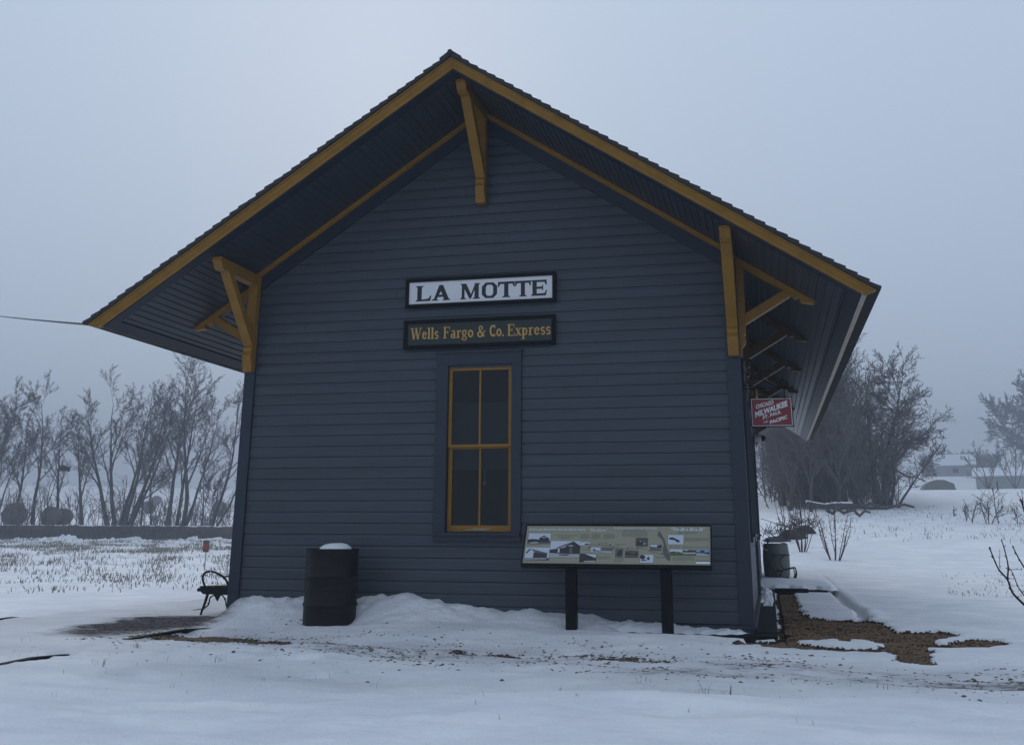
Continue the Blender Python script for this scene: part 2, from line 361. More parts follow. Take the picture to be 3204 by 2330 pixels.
# keep a seam line on the camera-side lip fine; depth beyond y=3.4 grows slowly
X, Y = np.meshgrid(xs, ys); Z = height(X, Y)
G1_, G2_ = gravel_mask(X, Y, True); nearm = (np.hypot(X-CAM.x, Y-CAM.y) < 24); G = np.maximum(G1_, G2_)*nearm; G1_ = G1_*nearm
for _ in range(2):
    P_ = np.pad(G, 1, mode='edge'); G = (P_[1:-1, 1:-1]*2+P_[:-2, 1:-1]+P_[2:, 1:-1]+P_[1:-1, :-2]+P_[1:-1, 2:])/6
    P_ = np.pad(G1_, 1, mode='edge'); G1_ = (P_[1:-1, 1:-1]*2+P_[:-2, 1:-1]+P_[2:, 1:-1]+P_[1:-1, :-2]+P_[1:-1, 2:])/6
Z = Z-.033*sst(.35, .7, G1_)-.004*sst(.35, .7, G)
DD = np.hypot(X-CAM.x, Y-CAM.y); AZ = np.arctan2(X-CAM.x, Y-CAM.y)
WtShade = np.zeros_like(X)
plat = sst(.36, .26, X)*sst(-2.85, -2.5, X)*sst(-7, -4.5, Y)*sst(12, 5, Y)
WtShade = plat*(.26+.25*vnoise(X, Y, .6, 21))
WtShade = np.maximum(WtShade, 1.0*np.exp(-(((X+.45)/.85)**2+((Y+.9)/1.7)**2)**1.5))*sst(.36, .26, X)
WtShade = np.maximum(WtShade, .5*np.exp(-(((X+1.3)/.45)**2+((Y-.3)/.8)**2)))
WtShade = np.maximum(WtShade, .45*np.exp(-(((X+.6)/1.3)**2+((Y+3.6)/.8)**2))*sst(.36, .26, X))
WtShade = np.maximum(WtShade, np.minimum(.50, .50+.6*vnoise(X, Y*1.8, 1.1, 41)+.3*vnoise(X, Y*2, 3.5, 43))*np.exp(-((Y-side_y(X, TRAIL)+.12)/.80)**4)*(X > 0))  # dirty slush on the drive, with trough shading painted into its grey
WtShade = np.maximum(WtShade, (.36+.7*vnoise(X, Y*2, .8, 42))*sst(-5.2, -4.2, Y)*sst(-2.6, -3.2, Y)*sst(22, 8, DD))  # dips between the lawn swells greyed: relief shade painted into the snow
WdL = sst(20, 24, DD)*sst(79.5, 76, DD)*sst(-.24, -.34, AZ)
WdR = np.maximum(sst(36, 42, DD)*sst(62, 52, DD), .35*sst(60, 70, DD)*sst(84, 76, DD)*0)*(AZ > -.1)
Wd = np.maximum(WdL*(.75+.25*sst(30, 45, DD)), WdR*.38)
Wd = np.maximum(Wd, .35*np.exp(-((DD-24)/4)**2)*(AZ > .1)*.6)
ny, nx = X.shape
me = bpy.data.meshes.new('snowy_ground'); V = np.stack([X, Y, Z], -1).reshape(-1, 3)
idx = np.arange(nx*ny).reshape(ny, nx)
F = np.stack([idx[:-1, :-1], idx[:-1, 1:], idx[1:, 1:], idx[1:, :-1]], -1).reshape(-1, 4)
me.vertices.add(len(V)); me.vertices.foreach_set('co', V.ravel()); me.loops.add(F.size); me.loops.foreach_set('vertex_index', F.ravel())
me.polygons.add(len(F)); me.polygons.foreach_set('loop_start', np.arange(0, F.size, 4)); me.polygons.foreach_set('loop_total', np.full(len(F), 4))
me.polygons.foreach_set('use_smooth', np.ones(len(F), bool)); me.update(calc_edges=True)
for nm, A in (('gravel', G), ('wet', WtShade), ('weeds', Wd)):
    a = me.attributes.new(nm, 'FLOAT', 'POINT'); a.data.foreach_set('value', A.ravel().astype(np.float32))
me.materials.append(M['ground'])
go_ = bpy.data.objects.new('snowy_ground', me); COL.objects.link(go_); tag(go_, kind='structure')
def H(x, y): return float(height(np.array([x]), np.array([y]))[0])
def spot(px, d):        # ground point at bearing of a photo column and a given distance
    a = -YAW+math.atan((px-1614)/3198.47); x = CAM.x+math.sin(a)*d; y = CAM.y+math.cos(a)*d
    return Vector((x, y, H(x, y)))

# ------------------------------------------------------------------ station building
W = 6.1; XR = 3.05; SL = .6745; ZS = 6.03; OF = 1.32; YB = 14.4; EL, ER = -1.23, 7.37   # wall, ridge, slope, soffit apex, overhang, back
def zs(x): return ZS-SL*abs(x-XR)
bld = root('station_building', (3.05, 7, -.2), 'blue-grey clapboard station building with ochre trim and wide gable eaves', 'building')
E0 = .1289
def siding(name, o, ud, nd, umin, umax, z0, z1, holes, m, par, gable=None):
    """courses of drop siding, each a flat face with a cove at its top and a shadow groove"""
    mb = MB(); o = Vector(o); ud = Vector(ud); nd = Vector(nd)
    zb = z0; k = 0
    rnd = random.Random(3)
    while zb < z1-1e-4:
        j = rnd.uniform(-.0012, .0012)
        joints = [rnd.uniform(umin+.4, umax-.4) for _ in range(2 if umax-umin > 8 else 1) if rnd.random() < .55]
        prof = [(zb, 0.0), (zb+.0065, .0), (zb+.0066, .021+j), (zb+.097, .021+j), (zb+.104, .018), (zb+.113, .0165), (zb+E0-.002, .016), (zb+E0, 0)]
        for (a, na), (b_, nb) in zip(prof[:-1], prof[1:]):
            zm = (a+b_)/2; spans = [(umin, umax)]
            for h in holes:
                if h[2] < zm < h[3]:
                    spans = [s for (p, q) in spans for s in (((p, min(q, h[0])), (max(p, h[1]), q)) if p < h[1] and q > h[0] else ((p, q),))]
            for jx in joints: spans = [s for (p, q) in spans for s in (((p, jx-.0014), (jx+.0014, q)) if p < jx < q else ((p, q),))]
            for (p, q) in spans:
                if q-p < 1e-4: continue
                pa, qa, pb, qb = p, q, p, q
                if gable:
                    la = (gable(a)); lb = gable(b_)
                    pa, qa = max(p, la[0]), min(q, la[1]); pb, qb = max(p, lb[0]), min(q, lb[1])
                    if pa >= qa or pb >= qb: continue
                mb.add([o+ud*pa+nd*na+Vector((0, 0, a)), o+ud*qa+nd*na+Vector((0, 0, a)), o+ud*qb+nd*nb+Vector((0, 0, b_)), o+ud*pb+nd*nb+Vector((0, 0, b_))], [(0, 1, 2, 3)])
        zb += E0; k += 1
    return mb.build(name, m, par)
gab = lambda z: (XR-(ZS-z)/SL, XR+(ZS-z)/SL)
WIN = (2.66, 3.475, .80, 2.745)
ZB = -E0
siding('front_wall', (0, .021, 0), (1, 0, 0), (0, -1, 0), .02, W-.02, ZB, 6.0, [WIN], M['siding'], bld, gab)
SW = [(1.35, 2.25, .8, 2.745), (3.3, 4.2, .8, 2.745), (9.6, 10.5, .8, 2.745)]
DOOR = (6.0, 7.1, -.2, 2.5)
siding('side_wall', (W-.021, 0, 0), (0, 1, 0), (1, 0, 0), .0, YB, ZB, 3.98, SW+[DOOR], M['siding'], bld)
siding('side_wall', (.021, 0, 0), (0, 1, 0), (-1, 0, 0), .0, YB, ZB, 3.98, [], M['siding'], bld)
siding('back_wall', (0, YB-.021, 0), (1, 0, 0), (0, 1, 0), .02, W-.02, ZB, 6.0, [], M['siding'], bld, gab)
mb = MB()
for x0, x1, y0, y1 in ((-.028, .115, -.030, .0), (-.028, .0, .0, .115), (W-.125, W+.028, -.030, .0), (W, W+.028, .0, .115),
                       (-.028, .1, YB, YB+.03), (W-.1, W+.028, YB, YB+.03)):
    pass
for x0, x1 in ((-.028, .115), (W-.125, W+.028)):
    c = MB(); c.box((x0, -.032, -.13), (x1, .004, 4.0)); c.build('corner_board', M['trim'], bld, bevel=.003)
c = MB(); c.box((W+.0005, .006, -.13), (W+.028, .12, 3.96)); c.build('corner_board', M['trim'], bld)
c = MB(); c.box((-.028, .006, -.13), (-.0005, .12, 3.96)); c.build('corner_board', M['trim'], bld)
mb = MB(); mb.box((-.05, -.062, -.168), (W+.05, .0, -.132)); mb.box((W, .001, -.168), (W+.05, YB, -.132)); mb.box((-.05, .001, -.168), (0, YB, -.132))
mb.build('water_table', M['trim'], bld, bevel=.004)
mb = MB(); mb.box((-.03, -.036, -.5), (W+.03, .03, -.169)); mb.box((W-.02, .031, -.5), (W+.028, YB, -.169)); mb.box((-.028, .031, -.5), (.02, YB, -.169))
mb.build('skirt_board', M['trim'], bld)
mb = MB(); mb.box((.06, .06, -.3), (W-.06, YB-.06, -.15)); mb.build('floor', M['dark_interior'], bld)
# interior partition so that no daylight passes right through
mb = MB(); mb.box((.06, 1.9, -.149), (W-.06, 1.96, 3.9)); mb.build('inner_partition', M['dark_interior'], bld)
# rake frieze boards on the gable wall, and the ochre strip where wall meets soffit
for sgn in (-1, 1):
    def fx(a, b, t, sgn=sgn): return (XR+sgn*a, t, b)
    xe = XR+.03 if sgn < 0 else W+.028-XR
    mb = MB(); mb.prism([(0, ZS-.03), (xe, ZS-.03-SL*xe), (xe, ZS-.245-SL*xe), (0, ZS-.245)], fx, -.034, -.001); mb.build('frieze_board', M['trim'], bld)
    mb = MB(); mb.prism([(0, ZS-.004), (xe, ZS-.004-SL*xe), (xe, ZS-.05-SL*xe), (0, ZS-.05)], fx, -.078, -.036)
    mb.prism([(0, ZS-.050), (xe, ZS-.050-SL*xe), (xe, ZS-.066-SL*xe), (0, ZS-.066)], fx, -.056, -.036); mb.build('bed_moulding', M['yellow'], bld)
# soffit boarding with V grooves running the length of the eave
PW = .0915
for sgn, xe in ((-1, XR-EL-.125), (1, ER-.125-XR)):
    prof = []; s0 = 0.0; cosf = 1/math.sqrt(1+SL*SL)
    a = 0.0; nx_, nz_ = SL*cosf, cosf
    while a < xe:
        b_ = min(a+PW*cosf, xe)
        for q, dep in ((a, .012), (a+.008, 0), (b_-.008, 0), (b_, .012)):
            prof.append((q+nx_*dep*0, ZS-SL*q+dep))
        a = b_
    mb = MB(); mb.strip(prof, lambda p, q, t, sgn=sgn: (XR+sgn*p, t, q), [-OF+.16, YB+OF-.16]); mb.build('soffit', M['soffit'], bld)
    # flat border boards
    mb = MB()
    mb.prism([(0, ZS+.004), (xe+.125, ZS+.004-SL*(xe+.125)), (xe+.125, ZS-.016-SL*(xe+.125)), (0, ZS-.016)], lambda p, q, t, sgn=sgn: (XR+sgn*p, t, q), -OF+.01, -OF+.165)
    mb.prism([(xe, ZS+.004-SL*xe), (xe+.125, ZS+.004-SL*(xe+.125)), (xe+.125, ZS-.013-SL*(xe+.125)), (xe, ZS-.013-SL*xe)], lambda p, q, t, sgn=sgn: (XR+sgn*p, t, q), -OF+.165, YB+OF-.02)
    mb.build('soffit_border', M['trim'] if sgn < 0 else M['trim'], bld)
# roof decks with stepped shingle courses
TH = .105
for sgn, xe in ((-1, XR+1.42), (1, 7.55-XR)):
    mb = MB(); poly = [(0, ZS+TH+.10)]
    nC = 42; dx = (xe)/nC; a = 0
    top = lambda q: ZS+TH+.036-SL*q
    poly = []
    for i in range(nC):
        a0 = i*dx; a1 = (i+1)*dx
        poly += [(a0, top(a0)+.004), (a1, top(a1)+.028)]
    zend = top(xe)
    under = [(xe, zend-.012), (xe-.06, ZS+TH-SL*(xe-.06)), (0, ZS+TH)]
    full = poly+under
    f = lambda p, q, t, sgn=sgn: (XR+sgn*p, t, q)
    # shingles: side faces as quads per course so the sawtooth stays clean
    for i in range(nC):
        a0 = i*dx; a1 = (i+1)*dx
        lo0 = ZS+TH-SL*a0; lo1 = ZS+TH-SL*a1
        if i == nC-1: lo1 = top(a1)-.004
        rr = random.Random(i*7+sgn); ov = rr.uniform(-.012, .012)
        mb.prism([(a0, lo0), (a0, top(a0)+.004), (a1+.006, top(a1)+.022), (a1, lo1)], f, -OF-.125+ov, YB+OF+.12)
    mb.build('roof_shingles', M['shingle'], bld)
    # deck body between soffit and shingles
    mb = MB(); xd = xe-.19
    mb.prism([(0, ZS+.0135), (0, ZS+TH-.002), (xd, ZS+TH-.002-SL*xd), (xd, ZS+.0135-SL*xd)], f, -OF, YB+OF); mb.build('roof_deck', M['trim'], bld)
    # sprung crown moulding on the rake, three steps
    mb = MB(); xr_ = xe-.042
    def rk(p, q, t, sgn=sgn): return (XR+sgn*p, t, q)
    prof = [(-.002, .0), (-.012, .010), (-.018, .026), (-.045, .052), (-.062, .072), (-.066, .084), (-.088, .090), (-.092, .106), (-.01, .107), (0, .0)]
    # cross-section (y offset, height above soffit) swept along slope
    vs = []; fs = []; m_ = len(prof)
    for q in (0, xr_):
        for (yo, hz) in prof:
            qq = q if q == 0 else q-(.11-hz)*.95
            vs.append(rk(qq, ZS-.004+hz-SL*qq, -OF+yo))
    for i in range(m_): fs.append((i, (i+1) % m_, m_+(i+1) % m_, m_+i))
    fs.append(tuple(range(m_, 2*m_))); mb.add(vs, fs); mb.build('rake_moulding', M['yellow'], bld)
    # eave crown
    vs = []; fs = []
    prof2 = [(0, -.012), (.010, -.008), (.018, .012), (.050, .026), (.080, .048), (.086, .060), (.116, .058), (.122, .074), (.0, .12)]
    xc = xe-.177
    mb = MB()
    for t in (-OF-.015, YB+OF+.06):
        for (o_, hz) in prof2: vs.append(rk(xc+o_, ZS-SL*xc+hz, t))
    m_ = len(prof2)
    for i in range(m_): fs.append((i, (i+1) % m_, m_+(i+1) % m_, m_+i))
    fs.append(tuple(range(m_))); fs.append(tuple(range(m_, 2*m_))); mb.add(vs, fs); mb.build('eave_moulding', M['cream'], bld)
mb = MB(); zt = ZS+TH+.040
mb.tube([(XR, -OF-.15, zt), (XR, YB+OF+.14, zt)], .032, 10)
for sgn in (-1, 1): mb.prism([(0, zt+.035), (.13, zt+.03-SL*.13), (.13, zt+.008-SL*.13), (0, zt+.01)], lambda p, q, t, sgn=sgn: (XR+sgn*p, t, q), -OF-.13, YB+OF+.1)
mb.build('ridge_cap', M['shingle'], bld)
# ochre brackets
def ogee(mb, fn, t0, t1, parts):
    for p in parts: mb.prism(p, fn, t0, t1)
FR = [[(0, -.0), (.14, 0), (.14, -.14), (.10, -.14), (.10, -1.25), (0, -1.25)],
      [(.14, 0), (1.05, 0), (1.05, -.045), (1.02, -.075), (.995, -.12), (.935, -.15), (.925, -.118), (.88, -.118), (.87, -.14), (.62, -.14), (.14, -.14)],
      [(.71, -.14), (.84, -.14), (.1005, -.94), (.1005, -.80)],
      [(.1005, -.95), (.135, -.95), (.145, -1.0), (.13, -1.05), (.10, -1.1), (.1005, -1.1)]]
FR[3] = [(.1005, -.92), (.132, -.95), (.132, -.995), (.118, -1.005), (.142, -1.04), (.14, -1.09), (.115, -1.15), (.1005, -1.22)]
for cx, zt in ((.055, 3.985), (XR+.02, 6.005), (W-.04, 3.985)):
    mb = MB()
    for P in FR:
        mb.prism([(d_, z_) for d_, z_ in P], lambda a, b, t, cx=cx, zt=zt: (cx+t, -.0345-a, zt+b), -.06, .06)
    mb.build('bracket', M['yellow'], bld, bevel=.004)
A_ = [(6.194,3.917),(7.007,3.376),(6.987,3.345),(6.933,3.352),(6.841,3.368),(6.822,3.42),(6.790,3.42),(6.772,3.42),(6.733,3.449),(6.654,3.514),(6.219,3.80)]
B_ = [(6.654,3.5135),(6.733,3.446),(6.212,3.135),(6.212,3.26)]
P_ = [(6.13,3.955),(6.194,3.92),(6.219,3.80),(6.2115,3.26),(6.2115,3.135),(6.203,3.021),(6.186,3.005),(6.205,2.956),(6.197,2.913),(6.158,2.861),(6.146,2.765),(6.13,2.765)]
for yc in (.165, 2.62, 5.4, 8.15, 10.9, 13.7):
    for s_ in (1, -1):
        if s_ < 0 and yc > 3: continue
        mb = MB()
        for P in (A_, B_, P_):
            mb.prism(P, lambda a, b, t, yc=yc, s_=s_: ((a if s_ > 0 else W-a), yc+t, b+(.0 if s_ > 0 else .0)), -.055, .055)
        mb.build('bracket', M['yellow'] if yc < 1 else M['yellow_shaded'], bld, bevel=.003)
# windows
def make_window(par, fn, x0, x1, z0, z1, mid, shade=True, simple=False):
    """fn(u, depth, z): depth positive into the wall. Opening x0..x1, z0..z1"""
    def bx(mb, u0, u1, d0, d1, a, b):
        mb.add([fn(u0, d0, a), fn(u1, d0, a), fn(u1, d1, a), fn(u0, d1, a), fn(u0, d0, b), fn(u1, d0, b), fn(u1, d1, b), fn(u0, d1, b)],
               [(0, 3, 2, 1), (4, 5, 6, 7), (0, 1, 5, 4), (1, 2, 6, 5), (2, 3, 7, 6), (3, 0, 4, 7)])
    c = MB()
    bx(c, x0-.135, x0+.012, -.034, .004, z0+.005, z1); bx(c, x1-.012, x1+.105, -.034, .004, z0+.005, z1)
    bx(c, x0-.137, x1+.107, -.0345, .004, z1+.0005, z1+.145); bx(c, x0-.15, x1+.12, -.052, .004, z1+.1455, z1+.17)
    bx(c, x0-.137, x1+.107, -.036, .004, z0-.095, z0-.033); bx(c, x0-.12, x1+.095, -.062, .02, z0-.0325, z0+.0045)
    # jambs
    bx(c, x0, x0+.012, .0045, .14, z0, z1); bx(c, x1-.012, x1, .0045, .14, z0, z1); bx(c, x0+.0125, x1-.0125, .0045, .14, z1-.008, z1)
    wf = c.build('window', M['trim'], par)
    a0, a1 = x0+.018, x1-.018; um = (a0+a1)/2-.002
    s1 = MB()   # upper sash (outer)
    bx(s1, a0, a0+.04, .012, .045, mid+.0, z1-.01); bx(s1, a1-.04, a1, .012, .045, mid, z1-.01)
    bx(s1, a0+.0402, a1-.0402, .012, .045, z1-.062, z1-.01); bx(s1, a0+.0402, a1-.0402, .012, .045, mid, mid+.03); bx(s1, um-.011, um+.011, .016, .04, mid+.0302, z1-.0622)
    s1.build('upper_sash', M['yellow'], wf)
    s2 = MB()
    bx(s2, a0, a0+.046, .05, .085, z0+.012, mid+.012); bx(s2, a1-.046, a1, .05, .085, z0+.012, mid+.012)
    bx(s2, a0+.0462, a1-.0462, .05, .085, z0+.012, z0+.082); bx(s2, a0+.0462, a1-.0462, .05, .085, mid-.02, mid+.012); bx(s2, um-.011, um+.011, .054, .08, z0+.0822, mid-.0202)
    s2.build('lower_sash', M['yellow'], wf)
    gl = MB(); gl.add([fn(a0+.02, .03, mid), fn(a1-.02, .03, mid), fn(a1-.02, .03, z1-.03), fn(a0+.02, .03, z1-.03)], [(0, 1, 2, 3)])
    gl.add([fn(a0+.02, .068, z0+.03), fn(a1-.02, .068, z0+.03), fn(a1-.02, .068, mid), fn(a0+.02, .068, mid)], [(0, 1, 2, 3)])
    gl.build('pane', M['glass'], wf)
    if shade:
        h = MB(); bx(h, a0-.05, a1+.05, .15, .153, 1.52, 2.315); h.build('roller_shade', M['shade'], wf)
        r_ = MB(); ux = um+.035
        r_.tube([fn(ux, .145, 1.52), fn(ux+.001, .145, 1.38)], .0022, 5)
        pts = [fn(ux+.015*math.cos(t), .145, 1.362+.018*math.sin(t)) for t in [k*PI/7 for k in range(15)]]
        r_.tube(pts, .0035, 5); r_.build('pull_ring', M['enwhite'], wf)
        d = MB(); d.add([fn(a0+.22, .0115, z0+.03), fn(a1-.28, .0115, z0+.028), fn(a1-.30, .0115, z0+.044), fn(a0+.26, .0115, z0+.041)], [(0, 1, 2, 3)])
        d.add([fn(a0+.30, .0492, z0+.046), fn(a1-.25, .0492, z0+.040), fn(a1-.27, .0492, z0+.055), fn(a0+.33, .0492, z0+.056)], [(0, 1, 2, 3)])
        d.build('worn_paint', M['sashworn'], wf)
    else:
        h = MB(); bx(h, x0, x1, .2, .203, z0, z1); h.build('dark_blind', M['dark_interior'], wf)
    return wf
make_window(bld, lambda u, d, z: (u, d, z), WIN[0], WIN[1], WIN[2], WIN[3], 1.775)
for h in SW: make_window(bld, lambda u, d, z: (W-d+.01, u, z), h[0], h[1], h[2], h[3], 1.775, shade=False)
mb = MB(); mb.box((W-.06, 6.0, -.13), (W-.02, 7.1, 2.5)); dr = mb.build('door', M['trim'], bld)
mb = MB(); mb.box((W-.0, 5.88, -.13), (W+.035, 6.0, 2.5)); mb.box((W-.0, 7.1, -.13), (W+.035, 7.22, 2.5)); mb.box((W, 5.86, 2.501), (W+.04, 7.24, 2.65)); mb.build('door_frame', M['trim'], dr)
mb = MB(); mb.lathe([(0, 0), (.03, .01), (.03, .05), (0, .06)], (W+.0, 6.1, .85), 12); mb.build('handle', M['black'], dr)
# floodlight under the far eave
lt = root('wall_lamp', (6.2, 10.62, 2.72), 'small grey lamp mounted below the far ochre eave bracket', 'lamp')
mb = MB()
def lat(prof, base, ax):   # lathe along +x
    m2 = MB(); m2.lathe(prof, (0, 0, 0), 18); return [(base[0]+v[2], base[1]+v[1], base[2]+v[0]) for v in m2.v], m2.f
v_, f_ = lat([(0, 0), (.075, 0), (.082, .03), (.082, .14), (.07, .15), (0, .15)], (6.13, 10.55, 2.74), 0); mb.add(v_, f_); mb.build('lamp_housing', M['lampgrey'], lt, smooth=True)
mb = MB(); v_, f_ = lat([(.06, 0), (.062, .05), (.03, .09), (0, .1)], (6.282, 10.55, 2.74), 0); mb.add(v_, f_); mb.build('lens', M['black'], lt, smooth=True)
mb = MB(); mb.box((6.10, 10.5, 2.60), (6.13, 10.6, 2.82)); mb.build('mount_plate', M['black'], lt)

# ------------------------------------------------------------------ lettering
def text_geo(txt, bold=.0, ital=0.0):
    c = bpy.data.curves.new('t', 'FONT'); c.body = txt; c.size = 1; c.offset = bold; c.shear = ital; c.resolution_u = 3; c.fill_mode = 'FRONT'
    o = bpy.data.objects.new('t', c); COL.objects.link(o)
    dg = bpy.context.evaluated_depsgraph_get(); m = bpy.data.meshes.new_from_object(o.evaluated_get(dg))
    v = [tuple(p.co) for p in m.vertices]; f = [tuple(p.vertices) for p in m.polygons]
    bpy.data.objects.remove(o); bpy.data.curves.remove(c); bpy.data.meshes.remove(m)
    return v, f
def put_text(mb, txt, fn, a0, a1, b0, b1, bold=0, ital=0):
    """fit text into box a0..a1, b0..b1 ; fn(a,b)->xyz"""
    v, f = text_geo(txt, bold, ital)
    if not v: return
    x0 = min(p[0] for p in v); x1 = max(p[0] for p in v); y0 = min(p[1] for p in v); y1 = max(p[1] for p in v)
    mb.add([fn(a0+(p[0]-x0)/(x1-x0)*(a1-a0), b0+(p[1]-y0)/(y1-y0)*(b1-b0)) for p in v], f)

def framed_sign(name, x0, x1, z0, z1, face, label, fr_w=.043):
    r = root(name, ((x0+x1)/2, -.02, z0), label, 'sign')
    mb = MB(); mb.box((x0+.01, -.045, z0+.01), (x1-.01, -.0215, z1-.01)); mb.build('board', face, r)
    mb = MB()
    mb.box((x0, -.068, z0), (x1, -.022, z0+fr_w)); mb.box((x0, -.068, z1-fr_w), (x1, -.022, z1))
    mb.box((x0, -.0678, z0+fr_w+.0002), (x0+fr_w, -.022, z1-fr_w-.0002)); mb.box((x1-fr_w, -.0678, z0+fr_w+.0002), (x1, -.022, z1-fr_w-.0002))
    mb.build('frame', M['blackframe'], r, bevel=.004); return r
s1 = framed_sign('station_name_sign', 2.105, 4.010, 3.472, 3.838, M['white'], 'white station name sign reading LA MOTTE in a black frame')
s2 = framed_sign('express_sign', 2.098, 4.000, 2.958, 3.314, M['green'], 'dark green Wells Fargo & Co. Express sign with gold lettering above the window')

# serifed capitals for the name board: polygons in a unit box (x width as given, height 1)
T_ = .19; h_ = .1
def caps(ch):
    if ch == 'L': return .86, [[(.08,.0),(.33,.0),(.33,1),(.08,1)], [(0,1),(0,.95),(.08,.90),(.33,.90),(.42,.95),(.42,1)], [(0,0),(.80,0),(.86,.34),(.80,.34),(.70,.16),(0,.08)]]
    if ch == 'A': return 1.06, [[(.42,1),(.62,1),(.62,.82),(.27,.04),(.11,.04)], [(.42,1),(.64,1),(1.0,.04),(.72,.04),(.46,.78)], [(.24,.22),(.82,.22),(.76,.37),(.30,.37)], [(0,0),(.38,0),(.38,.05),(.27,.10),(.10,.10),(0,.05)], [(.62,0),(1.06,0),(1.06,.05),(.99,.10),(.72,.10),(.62,.05)]]
    if ch == 'M': return 1.22, [[(.08,0),(.26,0),(.26,1),(.08,1)], [(.88,0),(1.14,0),(1.14,1),(.88,1)], [(.08,1),(.36,1),(.70,.22),(.57,.02)], [(.55,.02),(.66,.02),(.90,.62),(1.0,1),(.92,1)], [(0,0),(.36,0),(.36,.05),(.26,.10),(.08,.10),(0,.05)], [(.78,0),(1.22,0),(1.22,.05),(1.14,.10),(.88,.10),(.78,.05)], [(0,1),(0,.95),(.08,.90),(.26,.90),(.26,1)], [(1.0,1),(1.0,.90),(1.14,.90),(1.22,.95),(1.22,1)]]
    if ch == 'O':
        o = [(.0,.24),(.0,.76),(.24,1),(.72,1),(.96,.76),(.96,.24),(.72,0),(.24,0)]; i = [(.25,.30),(.25,.70),(.34,.85),(.62,.85),(.71,.70),(.71,.30),(.62,.15),(.34,.15)]
        return .96, [[o[k], o[(k+1) % 8], i[(k+1) % 8], i[k]] for k in range(8)]
    if ch == 'T': return 1.0, [[(.37,0),(.63,0),(.63,1),(.37,1)], [(0,1),(.0,.66),(.05,.66),(.14,.85),(.86,.85),(.95,.66),(1.0,.66),(1.0,1)], [(.26,0),(.74,0),(.74,.05),(.63,.10),(.37,.10),(.26,.05)]]
    if ch == 'E': return .92, [[(.08,0),(.33,0),(.33,1),(.08,1)], [(0,1),(0,.95),(.10,.87),(.78,.85),(.84,.68),(.90,.68),(.90,1)], [(0,0),(.86,0),(.92,.34),(.86,.34),(.78,.15),(.10,.13),(0,.05)], [(.33,.43),(.66,.43),(.66,.57),(.33,.57)], [(.64,.34),(.70,.34),(.70,.68),(.64,.68)]]
mb = MB(); step = 0
for ch, a0, a1 in (('L',2.235,2.438),('A',2.443,2.682),('M',2.812,3.062),('O',3.085,3.278),('T',3.288,3.498),('T',3.502,3.700),('E',3.702,3.900)):
    wd_, polys = caps(ch)
    if ch == 'M' : mb.build('lettering', M['letterblack'], s1); mb = MB()
    for P in polys:
        step += 1
        y = -.0456-.00012*(step % 9)
        vs = [(a0+px/wd_*(a1-a0), y, 3.552+pz*.196) for px, pz in P]
        mb.add(vs, [tuple(range(len(P)))])
mb.build('lettering', M['letterblack'], s1)
